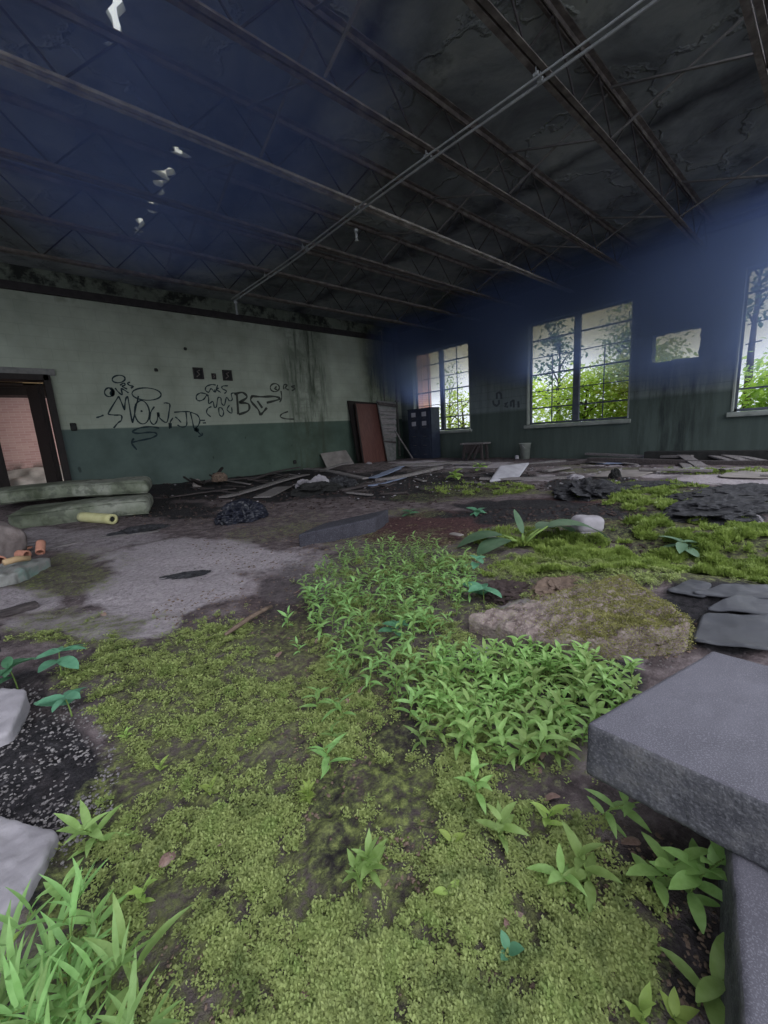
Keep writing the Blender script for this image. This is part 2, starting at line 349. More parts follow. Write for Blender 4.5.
def Ry(a): c,s=math.cos(a),math.sin(a); return np.array([[c,0,s],[0,1,0],[-s,0,c]])
def holed(outer,holes,th,mp):
    """prism: polygon with holes, thickness th, mp(u,v,w)->xyz"""
    pts=[Vector(p) for p in outer]; ed=[(i,(i+1)%len(outer)) for i in range(len(outer))]; loops=[list(range(len(outer)))]
    for h in holes:
        s=len(pts); pts+=[Vector(p) for p in h]; ed+=[(s+i,s+(i+1)%len(h)) for i in range(len(h))]; loops.append(list(range(s,s+len(h))))
    V,Ed,F,ov,_,_=geometry.delaunay_2d_cdt(pts,ed,[],1,1e-5)
    def inside(p,poly):
        r=False; n=len(poly)
        for i in range(n):
            a,b=poly[i],poly[(i+1)%n]
            if (a[1]>p[1])!=(b[1]>p[1]) and p[0]<(b[0]-a[0])*(p[1]-a[1])/(b[1]-a[1])+a[0]: r=not r
        return r
    tri=[]
    for q in F:
        c=sum((V[i] for i in q),Vector((0,0)))/len(q)
        if not any(inside(c,h) for h in holes): tri.append(tuple(q))
    n=len(V); v=[mp(p[0],p[1],0) for p in V]+[mp(p[0],p[1],th) for p in V]
    f=[t for t in tri]+[tuple(i+n for i in t[::-1]) for t in tri]
    cnt={}
    for t in tri:
        for i in range(len(t)): e=(t[i],t[(i+1)%len(t)]); cnt[tuple(sorted(e))]=cnt.get(tuple(sorted(e)),[])+[e]
    for k,e in cnt.items():
        if len(e)==1: a,b=e[0]; f.append((b,a,a+n,b+n))
    return v,f
def rect(a0,b0,a1,b1): return [(a0,b0),(a1,b0),(a1,b1),(a0,b1)]

# ------------------------------------------------------------------ room
WX,WY=9.86,10.0; DECK=4.18
def terr(x,y):
    x=np.asarray(x,float);y=np.asarray(y,float); p=np.c_[x.ravel(),y.ravel()]
    h=(fbm(p*1.1,3)-.5)*.07+(fbm(p*5,4,3)-.5)*.03
    r=np.hypot(p[:,0],p[:,1]); h*=np.clip(r/1.6,.35,1)
    h+=.30*np.exp(-((p[:,0]-.2)**2/3.2+(p[:,1]-9.6)**2/2.4))
    h+=.06*np.exp(-((p[:,0]-6)**2/9+(p[:,1]-9)**2/2))
    h+=.055*np.exp(-((p[:,0]-2.35)**2/.12+(p[:,1]-.45)**2/.5))+.05*np.exp(-((p[:,0]-3.4)**2/.06+(p[:,1]-.7)**2/.6))
    h-=.05*np.exp(-((p[:,0]-2.9)**2/.06+(p[:,1]-.5)**2/.4))
    h+=.05*np.exp(-((p[:,0]-4.3)**2/.5+(p[:,1]-.8)**2/1.2))
    return h.reshape(x.shape)
def H(x,y): return float(terr(np.array([x]),np.array([y]))[0])
def g3(px,py,dz=0.):
    """ground point seen at a place of the photograph"""
    p=fl(px,py,0.)
    for _ in range(4): p=fl(px,py,H(p[0],p[1]))
    p[2]+=dz; return p
def gridmesh_floor():
    rr=np.concatenate([[.03],np.geomspace(.25,17,330)]); th=np.concatenate([np.radians(np.linspace(-12,100,430)),np.radians(np.linspace(102,346,60))])
    R,T=np.meshgrid(rr,th,indexing='ij'); x=R*np.cos(T); y=R*np.sin(T)
    x=np.clip(x,-5.9,WX+.02); y=np.clip(y,-5.9,12.25); z=terr(x,y); P=np.c_[x.ravel(),y.ravel()]
    # where the photograph shows each ground cover (surveyed patches, baked as real stains on the floor)
    q=np.c_[P,np.zeros(len(P))-CH]@RC.T; ok=q[:,2]>.02; w=np.where(ok,q[:,2],1); u=np.where(ok,q[:,0]/w*FPX+384,-9e3); v=np.where(ok,q[:,1]/w*FPX+512,9e3)
    nz=fbm(P*3,21,5); out={}
    out={k:np.zeros(len(P)) for k in PATCH}
    for k,L in PATCH.items():
        for cx,cy,rx,ry,a in L:
            d=np.sqrt(((u-cx)/rx)**2+((v-cy)/ry)**2)+(nz-.5)*.8
            out[k]=np.maximum(out[k],a*np.clip((1.15-d)/.35,0,1))
    behind=~ok|(v>1024)|(u<0)|(u>768); far=(fbm(P*.8,5)-.3)
    rad=np.hypot(P[:,0],P[:,1]); out['moss']=np.where(behind&(out['moss']<.1)&(rad<9),np.clip(3*far-.25,0,1),out['moss']); out['dark']=np.where(behind&(out['dark']<.1)&(rad>1.2),np.clip(3.2*(fbm(P*.9,61)-.42),0,1),out['dark'])
    hi=(fbm(P*24,8,4)-.5)*.026*np.clip(out['moss'],0,1)+(fbm(P*15,9,4)-.5)*.022*np.clip(out['dark'],0,1)+(fbm(P*40,10,3)-.5)*.006
    z=z.ravel()+hi
    nr,nt_=len(rr),len(th); i=np.arange(nr-1)[:,None]; j=np.arange(nt_)[None]; j2=(j+1)%nt_
    F=np.stack([i*nt_+j,(i+1)*nt_+j,(i+1)*nt_+j2,i*nt_+j2],-1).reshape(-1,4)
    V=np.c_[P,z]; area=np.linalg.norm(np.cross(V[F[:,1]]-V[F[:,0]],V[F[:,3]]-V[F[:,0]]),axis=1)+np.linalg.norm(np.cross(V[F[:,1]]-V[F[:,2]],V[F[:,3]]-V[F[:,2]]),axis=1); F=F[area>1e-9]
    me=bpy.data.meshes.new('floor'); me.vertices.add(len(V)); me.vertices.foreach_set('co',V.astype(np.float32).ravel())
    me.loops.add(F.size); me.loops.foreach_set('vertex_index',F.ravel().astype(np.int32)); me.polygons.add(len(F)); me.polygons.foreach_set('loop_start',(np.arange(len(F))*4).astype(np.int32))
    me.update(calc_edges=True); me.materials.append(M['ground']); me.shade_smooth()
    for k in out: a=me.attributes.new(k,'FLOAT','POINT'); a.data.foreach_set('value',np.clip(out[k],0,1).astype(np.float32))
    o=bpy.data.objects.new('floor',me); COL.objects.link(o); tag(o,'broken floor overgrown with moss, soil and rubble','floor',kind='structure')
    return P,u,v,out
PATCH={
'moss':[(240,790,165,170,1),(340,930,290,190,1),(240,690,170,85,.95),(520,960,170,120,.95),(150,725,60,60,.9),(75,630,85,24,.8),(60,575,62,26,.85),(90,560,60,16,.5),(170,950,110,110,.9),
 (470,745,150,70,.7),(420,600,120,80,.7),(520,690,110,70,.6),(430,650,120,70,.65),
 (660,565,150,30,1),(560,575,90,22,.9),(610,545,70,14,.8),(720,535,80,14,1),(690,512,90,10,.85),(640,497,90,9,.9),(520,540,70,14,.85),(610,470,60,4,.8),(480,490,60,9,.9),(430,497,40,6,.7),(640,487,60,5,.7),
 (720,471,60,4,.9),(600,530,70,10,.7),(325,532,60,12,.7),(260,535,40,10,.6),(300,520,40,8,.5),(415,513,30,5,.7),(560,464,40,2,.7),(380,560,60,14,.6)],
'pale':[(150,595,70,26,1),(190,560,110,22,.85),(120,625,70,20,1),(50,625,60,12,.7),(200,585,60,22,.8),(20,600,50,14,.7),(290,575,60,30,.45),(90,540,90,14,.55),(620,462,50,4,.8),(640,474,60,4,.9),(740,480,60,6,.9),(460,465,70,4,.8),(560,478,60,4,.7),(690,468,40,2,.6),(620,700,40,40,.3),(600,660,60,20,.5),(540,600,50,14,.6)],
'dark':[(230,485,220,15,.95),(150,510,80,10,.7),(400,486,110,14,1),(480,476,60,4,.8),(590,484,48,10,1),(725,500,60,14,1),(560,517,120,10,.95),(520,508,60,8,.9),(680,545,70,7,.7),(735,548,40,6,.8),(640,535,50,6,.8),(730,620,70,45,1),(640,462,90,3,.7),
 (45,780,75,75,.72),(20,710,30,50,.6),(60,880,50,40,.7),(335,830,26,60,.75),(400,760,40,60,.6),(290,620,40,60,.5),(440,890,60,16,.7),(240,800,60,10,.5),(590,680,60,30,.7),(640,890,60,50,.5),(700,960,50,60,.6),(560,930,40,30,.5),(455,950,30,30,.45)],
'red':[(425,532,62,16,1),(470,520,70,9,.8),(350,700,70,60,.45),(360,760,60,60,.45),(560,505,90,6,.8),(650,527,60,7,.7),(300,660,40,60,.5),(270,600,40,30,.4)]}
GP,GU,GV,GA=gridmesh_floor()

# floor of the corridor behind the door is part of the same slab; walls
def wl(u,v,w): return (u,WY+w,v)
DX0,DX1,DZ=-1.15,.66,2.30
v,f=holed(rect(-5.9,-.3,WX+.25,DECK+.25),[rect(DX0,.12,DX1,DZ)],.25,wl)
wall_l=tag(mesh('wall_left',v,f,M['wall_left']),'pale and dark green painted block wall with graffiti','wall',kind='structure')
def wr(u,v,w): return (WX+w,u,v)
SILL,HEAD=.85,3.28
WIN=[(7.19,9.43),(3.09,5.44),(-.95,1.40)]
def ragged(a,b,c,d,n,amp,s):
    r=random.Random(s); P=[]
    C=[(a,b),(c,b),(c,d),(a,d)]
    for i in range(4):
        p,q=C[i],C[(i+1)%4]
        for k in range(n): t=k/n; P.append((p[0]+(q[0]-p[0])*t+r.uniform(-amp,amp),p[1]+(q[1]-p[1])*t+r.uniform(-amp,amp)))
    return P
hole4=ragged(1.95,1.93,2.72,2.46,7,.016,4)
v,f=holed(rect(-5.9,-.3,WY,DECK+.25),[rect(a,SILL,b,HEAD) for a,b in WIN]+[hole4],.25,wr)
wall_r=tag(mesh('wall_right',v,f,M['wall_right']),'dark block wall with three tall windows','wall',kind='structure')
# ledge step on the graffiti wall
b=MB(); b.box(((-5.9+WX)/2,WY-.045,3.815),(WX+5.9,.09,.13)); tag(b.build('trim_1',M['rust_dark']),'dark ledge running along the top of the graffiti wall','trim',kind='structure')
b=MB(); b.box((WX-.05,2.,DECK-.12),(.10,15.8,.12)); tag(b.build('trim_2',M['rust_dark']),'dark bearing plate under the roof along the window wall','trim',kind='structure')

# roof deck with rotted seams
def strip(x,y0,y1,w,n,s):
    r=random.Random(s); L=[];R_=[]
    for k in range(n+1):
        t=k/n; ww=w*(.35+.9*r.random())*(.5 if k in (0,n) else 1); cx=x+r.uniform(-.5,.5)*w; y=y0+(y1-y0)*t
        L.append((cx-ww/2,y)); R_.append((cx+ww/2,y))
    return L+R_[::-1]
RH=[strip(1.17,3.5,4.42,.08,9,1),strip(1.99,5.30,5.54,.18,4,2),strip(1.97,5.76,6.22,.20,5,3),strip(1.97,6.26,6.62,.08,6,5),strip(1.97,6.64,6.94,.19,4,6),strip(1.98,7.18,7.74,.12,8,7),strip(1.97,6.97,7.08,.06,3,9)]
def rf(u,v,w): return (u,v,DECK+w)
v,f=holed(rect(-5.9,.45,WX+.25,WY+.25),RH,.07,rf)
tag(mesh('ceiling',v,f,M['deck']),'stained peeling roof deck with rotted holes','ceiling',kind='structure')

# windows
def window(name,y0,y1,label,missing=(),open_right=False):
    root=empty(name,(WX+.13,(y0+y1)/2,SILL),label,'window',kind='structure'); L=root.location
    x=WX+.15; t=.05
    b=MB()
    for yy in (y0+.03,y1-.03): b.box((x,yy,(SILL+HEAD)/2),(.05,.06,HEAD-SILL))
    for zz in (SILL+.03,HEAD-.025): b.box((x,(y0+y1)/2,zz),(.05,y1-y0,.05))
    b.build('frame',M['wframe'],root,L)
    b=MB(); ym=(y0+y1)/2; b.box((x-.01,ym,(SILL+HEAD)/2),(.08,.14,HEAD-SILL-.08)); b.build('mullion',M['wframe'],root,L)
    b=MB()
    for s,(a,c) in enumerate(((y0+.06,ym-.07),(ym+.07,y1-.06))):
        for i in range(1,6):
            if (s,i) in missing: continue
            zz=SILL+(HEAD-SILL)*i/6; th=.034 if i in (1,3,5) else .018
            b.box((x,(a+c)/2,zz),(.03,c-a,th))
        top=4 if (s,'v') in missing else 6
        if (s,'V') not in missing: b.box((x,(a+c)/2,SILL+(HEAD-SILL)*top/12),(.026,.018,(HEAD-SILL)*top/6-.06))
    b.build('glazing_bars',M['wframe'],root,L)
    b=MB(); b.add(*[q for q in (lambda p,f:(p+np.array((WX-.0,ym,SILL-.045)),f))(*rbox((.16,y1-y0+.10,.09),.015,(3,20,3),.006,9))]); b.build('sill',M['sill'],root,L)
    b=MB(); b.box((WX+.05,y1-.012,(SILL+HEAD)/2),(.13,.028,HEAD-SILL-.02)); b.box((WX+.05,y0+.012,(SILL+HEAD)/2),(.13,.028,HEAD-SILL-.02)); b.build('reveal',M['sill'],root,L)
    return root
window('window_1',*WIN[0],'narrow looking far window near the corner, behind the cabinet')
window('window_2',*WIN[1],'large middle window with a mullion and bare glazing bars',missing=((0,'v'),(1,'v')))
window('window_3',*WIN[2],'window cut by the right edge with most bars broken away',missing=((1,2),(1,3),(1,4),(1,'V'),(0,3),(0,4)))
b=MB(); r=random.Random(3)
for i,(a,z,l,tl) in enumerate(((1.31,2.95,.5,.1),(1.31,2.35,.32,.16),(1.31,2.02,.22,.1))):
    b.bar((WX+.15,a,z),(WX+.15,a-l,z+tl*.3),.02,.02)
b.build('broken_bars',M['wframe'],bpy.data.objects['window_3'],bpy.data.objects['window_3'].location)

# corridor seen through the door
b=MB(); b.box((-.5,12.35,1.6),(9,.2,3.6)); tag(b.build('wall_corridor',M['brick']),'pink brick wall seen through the doorway','wall',kind='structure')
M['soffit']=mat('ochre_soffit',[(.30,.22,.11),(.42,.32,.17)],3,.9,.3)
b=MB(); b.box((-.5,11.3,2.46),(9,2.0,.12)); tag(b.build('ceiling_corridor',M['soffit']),'ochre corridor ceiling beyond the doorway','ceiling',kind='structure')
b=MB(); b.box((-.5,12.0,2.26),(9,.48,.22)); b.box((-.5,11.74,2.33),(9,.05,.05)); b.tube([(-.6,11.5,2.36),(.33,11.55,2.36)],.03); tag(b.build('trim_3',M['doorwood']),'dark beam under the corridor ceiling','trim',kind='structure')
v,f=hexblock([(-2,11.4,.1),(2.5,11.4,.1),(2.5,12.15,.1),(-2,12.15,.1)],[(-2,11.7,.36),(2.5,11.7,.36),(2.5,12.15,.62),(-2,12.15,.62)],(60,14,6),.3,.09,4,3)
tag(mesh('rubble',v,f,M['brick_debris'],smooth=True),'pale rubble heaped at the foot of the pink brick wall','rubble',kind='stuff')
# door
root=empty('door_1',(DX1,WY,0.12),'dark double door standing open in the left wall','door',kind='structure'); L=root.location
b=MB()
for xx in (DX0+.04,DX1-.02): b.box((xx,WY+.06,(DZ+.12)/2),(.1,.36,DZ-.1))
b.box(((DX0+DX1)/2,WY+.06,DZ-.03),(DX1-DX0,.36,.10)); b.build('frame',M['doorwood'],root,L)
b=MB(); b.box(((DX0+DX1)/2+.02,WY-.02,DZ+.075),(DX1-DX0+.2,.05,.12)); b.build('lintel_trim',M['greywood'],root,L)
def leaf(hx,hy,ang,name):
    R=Rz(ang); b=MB(); w=.86
    b.box(R@np.array((w/2,0,0))+np.array((hx,hy,1.19)),(w,.045,2.0),R)
    for zz,hh in ((.72,.85),(1.75,.75)): b.box(R@np.array((w/2,-.026,0))+np.array((hx,hy,zz)),(w-.26,.012,hh),R); b.box(R@np.array((w/2,.026,0))+np.array((hx,hy,zz)),(w-.26,.012,hh),R)
    d=b.build('door_leaf',M['doorwood'],root,L)
    k=MB(); p=R@np.array((w-.08,0,0))+np.array((hx,hy,1.12)); k.tube([p+R@np.array((0,-.09,0)),p+R@np.array((0,.09,0))],.018,8); k.build('handle',M['rust'],d,(0,0,0))
    h=MB()
    for zz in (.45,1.2,2.0): h.box(np.array((hx+.02,hy,zz)),(.09,.03,.1))
    h.build('hinge',M['rust_dark'],d,(0,0,0))
leaf(.545,10.13,math.radians(102),'r'); leaf(DX0+.1,10.2,math.radians(12),'l')

# roof joists
JY=[.72,1.92,3.10,4.28,5.52,6.74,7.95]; JB,JT=3.65,4.13
JL=['roof joist overhead at the right edge, nearest the camera','long dark roof joist crossing the top right above the big window','roof joist under which the bright V braces hang','roof joist with the palest sunlit lower edge at left','roof joist below the bright round roof hole','roof joist crossing under the last jagged roof slit','roof joist running closest to the graffiti wall']
joists=[]
for y,lab in zip(JY,JL):
    x0,x1=-3.4,9.72; root=empty('roof_joist',(x0,y,JB),lab,'joist','steel roof joists'); L=root.location; joists.append(root)
    b=MB()
    for s in (-1,1): b.box(((x0+x1)/2,y+s*.032,JB+.004),(x1-x0,.045,.008)); b.box(((x0+x1)/2,y+s*.014,JB+.026),(x1-x0,.008,.05))
    b.build('bottom_chord',M['rust_lit' if abs(y-4.28)<.1 else 'rust'],root,L)
    b=MB(); x1t=9.84
    for s in (-1,1): b.box(((x0+x1t)/2,y+s*.035,JT+.044),(x1t-x0,.055,.009)); b.box(((x0+x1t)/2,y+s*.012,JT+.022),(x1t-x0,.009,.055))
    b.build('top_chord',M['rust'],root,L)
    b=MB(); pts=[]; x=-3.3;k=0
    while x<9.75: pts.append((x,y,JB+.03 if k%2 else JT+.02)); x+=.45;k+=1
    for a,c in zip(pts,pts[1:]): b.tube([a,c],.0095,6)
    b.tube([pts[-1],(9.74,y,JB+.02)],.0095,6)
    b.build('web',M['rust_dark'],root,L)
    b=MB(); b.box((9.80,y,JT+.0),(.10,.16,.03)); b.build('bearing_seat',M['rust_dark'],root,L)
BR=[(-.45,'left'),(2.30,'second'),(5.06,'middle'),(7.74,'far')]
pn={2.30:'near the roof holes',5.06:'halfway along the ceiling',7.74:'close to the window wall',-.45:'above the left edge'}
gaps=['between the two joists nearest the camera','above the ceiling pipes at the right','under the bright slit at the top','beside the round roof hole','across the jagged roof slit','nearest the graffiti wall']
for x,_ in BR:
    for i in range(6):
        y0,y1=JY[i],JY[i+1]
        b=MB(); a=np.array((x,y0+.03,JB+.055)); c=np.array((x,y1-.03,JT-.01)); b.bar(a,c,.03,.005); b.bar(a+(0.012,0,.012),c+(0.012,0,.012),.005,.025)
        a2=np.array((x+.06,y0+.03,JT-.01)); c2=np.array((x+.06,y1-.03,JB+.055)); b.bar(a2,c2,.03,.005); b.bar(a2+(0.012,0,.012),c2+(.012,0,.012),.005,.025)
        tag(b.build('cross_brace',M['rod'],loc=(x,y0,JB)),'crossed steel braces %s, %s'%(gaps[i],pn[x]),'brace','cross braces between roof joists')
# pipes hung below the joists
def pipe(x,z,y0,y1,r,lab,sag=0.):
    root=empty('ceiling_pipe',(x,y1,z),lab,'pipe','twin ceiling pipes'); L=root.location
    ys=np.linspace(y0,y1,24); b=MB(); b.tube([(x+.02*math.sin(q*1.3),q,z-sag*math.sin(math.pi*(q-y0)/(y1-y0))) for q in ys],r,10); b.build('tube',M['pipe'],root,L,True)
    for j,jy in enumerate(JY):
        if y0<jy<y1: k=MB(); k.tube([(x,jy,z),(x,jy,JB+.01)],.004,6); k.tube([(x,jy-.02,z),(x,jy+.02,z)],r*1.5,10); k.build('hanger',M['pipe'],root,L)
    return root,L
p1,L1=pipe(3.675,3.59,-1.,8.2,.0135,'lower pale ceiling pipe carrying the small hanging fittings',.01)
p2,L2=pipe(3.60,3.60,-1.,8.15,.010,'thinner ceiling pipe running just beside the pale pipe',.02)
def drop(x,y,z,l,r,par,L):
    b=MB(); b.tube([(x,y,z),(x,y,z-.03)],r*1.9,12); b.tube([(x,y,z-.03),(x,y,z-l)],r,12); b.tube([(x,y,z-l),(x,y,z-l-.015)],r*1.5,12); b.build('fitting',M['pipe'],par,L,True)
q=onY(355,216,4.62); drop(q[0],4.62,3.57,.13,.016,p1,L1); drop(3.66,8.14,3.57,.22,.018,p1,L1)
b=MB(); b.tube([(8.95,WY-.10,3.98),(8.95,WY-.2,4.0),(8.95,WY-.24,3.9),(8.95,WY-.22,3.72),(8.95,WY-.24,3.62)],.018,8)
b.build('fitting',M['pipe'],p1,L1,True) if False else tag(b.build('pipe_stub',M['pipe'],loc=(8.95,WY-.2,3.8),smooth=True),'short pale bent pipe stub high in the corner','pipe')
# conduits in the corner
for x,rr,lab in ((9.62,.035,'dark vertical conduit in the corner beside the far window'),(9.1,.02,'thin conduit running up the graffiti wall behind the slatted panel')):
    b=MB(); b.tube([(x,WY-rr-.012,.1),(x,WY-rr-.012,3.7)],rr,10); root=empty('conduit',(x,WY-rr,.1),lab,'conduit'); b.build('tube',M['greywood'],root,root.location,True)
    for z in (.8,1.9,3.0): k=MB(); k.box((x,WY-rr-.012,z),(rr*3.4,rr*2.2,.03)); k.build('clamp',M['rust'],root,root.location)
# boxes and fixtures on the graffiti wall
def ebox(p,w,h,lab,name='wall_box'):
    root=empty(name,(p[0],WY,p[2]),lab,'box'); L=root.location; b=MB()
    y=WY-.02; t=.02
    for s in (-1,1): b.box((p[0]+s*(w/2-t/2),y,p[2]),(t,.05,h)); b.box((p[0],y,p[2]+s*(h/2-t/2)),(w,.05,t))
    b.build('rim',M['rust_dark'],root,L); b=MB(); b.box((p[0],WY-.004,p[2]),(w-.02,.006,h-.02)); b.build('back_plate',M['black'],root,L)
    b=MB(); b.tube([(p[0]-w*.2,WY-.02,p[2]-h*.3),(p[0]+w*.1,WY-.035,p[2]-h*.1),(p[0]-w*.1,WY-.03,p[2]+h*.15),(p[0]+w*.2,WY-.02,p[2]+h*.3)],.012,6); b.build('wires',M['rust'],root,L)
ebox(onY(198,373.5,WY),.22,.25,'left of the two dark open junction boxes above the graffiti')
ebox(onY(227,375.5,WY),.22,.24,'right of the two dark open junction boxes above the graffiti')
ebox(onY(213.5,376.5,WY),.09,.13,'tiny dark box between the two junction boxes')
def blob(p,r,lab,h=1.,name='wall_fixture'):
    v,f=rbox((2*r,.05,2*r*h),.02,(6,3,6),.012,20,int(p[0]*10)); tag(mesh(name,v,f,M['black'],loc=(p[0],WY-.02,p[2])),lab,'fixture')
blob(onY(73.5,427,WY),.05,'black bracket on the paint line beside the doorway',1.5)
blob(onY(156,370,WY),.035,'small black knob on the pale wall above the big graffiti')
blob(onY(185,349,WY),.03,'highest small black spot fixture on the pale wall')
blob(onY(294.5,462,WY),.05,'black socket low on the wall left of the leaning board')

# graffiti (spray paint on the wall, traced strokes)
def spray(strokes,off,sc,w,mt,closed=False):
    b=MB()
    for s in strokes:
        ww=w
        if isinstance(s,dict): ww=s['w']; s=s['p']
        if len(s)==5 and not isinstance(s[0],tuple):
            cx,cy,rx,ry,ro=s; th=np.linspace(0,2*math.pi,25); P=[(cx+rx*math.cos(t)*math.cos(ro)-ry*math.sin(t)*math.sin(ro),cy+rx*math.cos(t)*math.sin(ro)+ry*math.sin(t)*math.cos(ro)) for t in th]
        else:
            P=[np.array(p,float) for p in s]
            if len(P)>2:   # Catmull-Rom
                Q=[P[0]]+P+[P[-1]]; O=[]
                for i in range(1,len(Q)-2):
                    for t in np.linspace(0,1,6,endpoint=False):
                        a,bb,c,d=Q[i-1],Q[i],Q[i+1],Q[i+2]; O.append(.5*((2*bb)+(-a+c)*t+(2*a-5*bb+4*c-d)*t*t+(-a+3*bb-3*c+d)*t**3))
                P=O+[P[-1]]
        W=[onY(off[0]+p[0]/sc,off[1]+p[1]/sc,WY-.004) for p in P]; W=np.array(W)
        t=np.gradient(W,axis=0); n=np.c_[-t[:,2],np.zeros(len(t)),t[:,0]]; n/=np.linalg.norm(n,axis=1)[:,None]+1e-9
        k=len(W); wv=ww*(1+.25*np.sin(np.arange(k)*.9))[:,None]/2; b.add(np.concatenate([W+n*wv,W-n*wv]),[(i,i+1,k+i+1,k+i) for i in range(k-1)])
    o=b.build('graffiti_tag',mt,wall_l); return o
S1=[(165,98,45,26,-.1),(100,190,33,31,0),{'p':[(108,160),(125,185),(122,215),(112,190),(130,175)],'w':.05},[(140,160),(160,185),(190,208),(183,165),(200,172),(235,195)],[(245,120),(228,126),(240,142),(268,150),(250,162)],[(175,142),(200,126),(210,140),(190,150),(225,168)],
(360,203,102,43,.05),[(60,350),(35,360),(8,368)],[(130,440),(160,405),(184,385),(183,352),(140,350),(95,343),(102,320),(165,217)],[(165,217),(185,262),(206,316)],[(206,316),(212,250),(222,222),(232,240),(258,390),(268,380),(303,216)],(328,330,52,82,-.12),(325,322,3,3,0),
[(415,290),(390,330),(384,385),(408,415),(432,392),(440,335)],[(440,335),(450,368),(500,400),(518,320),(522,275),(500,265),(480,266)],{'p':[(440,330),(444,360)],'w':.05},[(520,445),(525,400),(545,368)],{'p':[(526,440),(524,405)],'w':.06},[(552,330),(610,326),(664,326)],[(635,328),(641,390),(636,425),(605,433),(575,418)],[(560,362),(582,380),(602,402)],[(665,328),(682,400),(692,442),(715,430),(732,390),(715,350),(668,330)],{'p':[(690,450),(720,450),(700,462)],'w':.07},[(705,455),(745,492)],[(722,500),(750,490),(745,472)],[(735,386),(768,386)],[(752,405),(775,404)]]
spray(S1,(95,365),6.982,.026,M['graf'])
spray([[(448,440),(390,431),(310,440),(262,466),(300,477),(380,470),(422,474),(430,490),(390,511),(300,530),(254,541)],[(272,512),(256,544),(292,592)]],(95,365),6.982,.032,M['graf'])
S2=[[(165,215),(140,200),(105,196),(80,215),(82,240),(100,250),(130,240),(152,212),(165,230),(166,270),(195,255),(205,295),(220,288),(230,230),(250,232),(255,266),(275,280),(290,226),(310,250),(330,240),(324,200),(360,195)],
[(215,140),(185,137),(150,150),(143,175),(165,190),(182,165),(205,188),(205,170)],[(228,138),(212,192)],[(235,160),(222,172),(250,192)],[(300,145),(262,148),(260,165),(290,182),(275,200)],[(185,290),(158,305),(152,335),(180,362)],[(235,300),(240,345),(260,358),(270,330),(255,300),(235,300)],[(310,280),(294,312),(326,336),(326,295)]]
spray(S2,(185,365),6.982,.026,M['graf'])
S3=[[(362,205),(372,345)],[(345,205),(400,192),(432,225),(378,262)],[(378,262),(442,272),(442,318),(375,346)],[(470,215),(460,250),(510,310),(527,352)],[(465,217),(540,222),(625,220),(660,238),(570,264)],[(572,298),(545,330),(527,350)],[(505,250),(540,300)]]
spray(S3,(185,365),6.982,.05,M['graf2'])
spray([(627,158,32,28,0),[(640,150),(625,165),(645,172)],[(690,170),(690,140),(715,140),(700,160),(725,175)],[(768,145),(742,150),(768,165),(745,180)],[(670,180),(675,230),(660,260)],[(720,325),(680,340),(665,360),(700,375),(760,378)]],(185,365),6.982,.034,M['graf2'])
def sprayX(strokes,off,sc,w,mt):
    b=MB()
    for s in strokes:
        W=np.array([onX(off[0]+p[0]/sc,off[1]+p[1]/sc,WX-.005) for p in s]); t=np.gradient(W,axis=0); n=np.c_[np.zeros(len(t)),-t[:,2],t[:,1]]; n/=np.linalg.norm(n,axis=1)[:,None]; k=len(W)
        b.add(np.concatenate([W+n*w/2,W-n*w/2]),[(i,i+1,k+i+1,k+i) for i in range(k-1)])
    b.build('graffiti_tag',mt,wall_r)
M['graf3']=mat('faint_spray',[(.05,.06,.07),(.06,.07,.08)],14,.9,0)
sprayX([[(215,370),(215,300),(245,285),(270,310),(275,370)],[(165,390),(175,440),(215,460),(245,430),(240,385)],[(315,440),(350,410),(320,470),(360,470)],[(395,470),(395,410),(430,385)],[(430,380),(432,480)],[(490,400),(495,480)]],(480,370),12.8,.06,M['graf3'])

# ------------------------------------------------------------------ blocks and slabs
def V3(x,y,z): return np.array((x,y,z),float)
def tm(name,vf,mt,label,cat,loc=None,group=None,smooth=True,parent=None,kind=None):
    v,f=vf; v=np.asarray(v)
    if loc is None: loc=(v[:,0].mean(),v[:,1].mean(),v[:,2].min())
    o=mesh(name,v-np.asarray(loc),f,mt,parent,loc,smooth); return tag(o,label,cat,group,kind)
# big slab on the right, resting on a curb stone
A,Bq,C,D=(.722,.274),(.742,-.42),(1.20,-.52),(1.178,.160)
zb,zt=.167,.281
def slab3(name,base,top,n,mt_top,mt_side,label,cat,**k):
    v,f=hexblock(base,top,n,**k); v=np.asarray(v); loc=(v[:,0].mean(),v[:,1].mean(),v[:,2].min())
    o=mesh(name,v-np.asarray(loc),f,mt_top,None,loc,True); o.data.materials.append(mt_side)
    for p in o.data.polygons:
        if p.normal.z<.55: p.material_index=1
    return tag(o,label,cat)
slab3('concrete_slab',[(*A,zb),(*Bq,zb),(*C,zb),(*D,zb)],[(*A,zt),(*Bq,zt),(*C,zt),(*D,zt)],(70,50,12),M['slab'],M['slabside'],'large grey speckled concrete slab raised at the right edge','slab',r=.035,amp=.004,fq=40,seed=2)
slab3('curb_stone',[(.44,-.42,.0),(1.05,-.38,.0),(1.05,.112,.0),(.45,.005,.0)],[(.44,-.42,.16),(1.05,-.38,.165),(1.02,.108,.165),(.46,.0,.16)],(50,36,12),M['slab'],M['slabside'],'dark speckled stone lying under the big grey slab','stone',r=.05,amp=.004,fq=40,seed=5)
# mossy slab
z0=-.02
P=[g3(474,632),g3(600,660),g3(694,650),g3(622,590)]
bl=fl(470,640,z0);br=fl(640,664,z0)
def lift(px,py,z): return fl(px,py,z)
top=[lift(466,618,.06),lift(560,642,.085),lift(693,622,.125),lift(622,574,.09)]
base=[np.array((t[0],t[1],z0)) for t in top]; base[2][:2]+=(.0,.0)
mid=lift(480,603,.09)
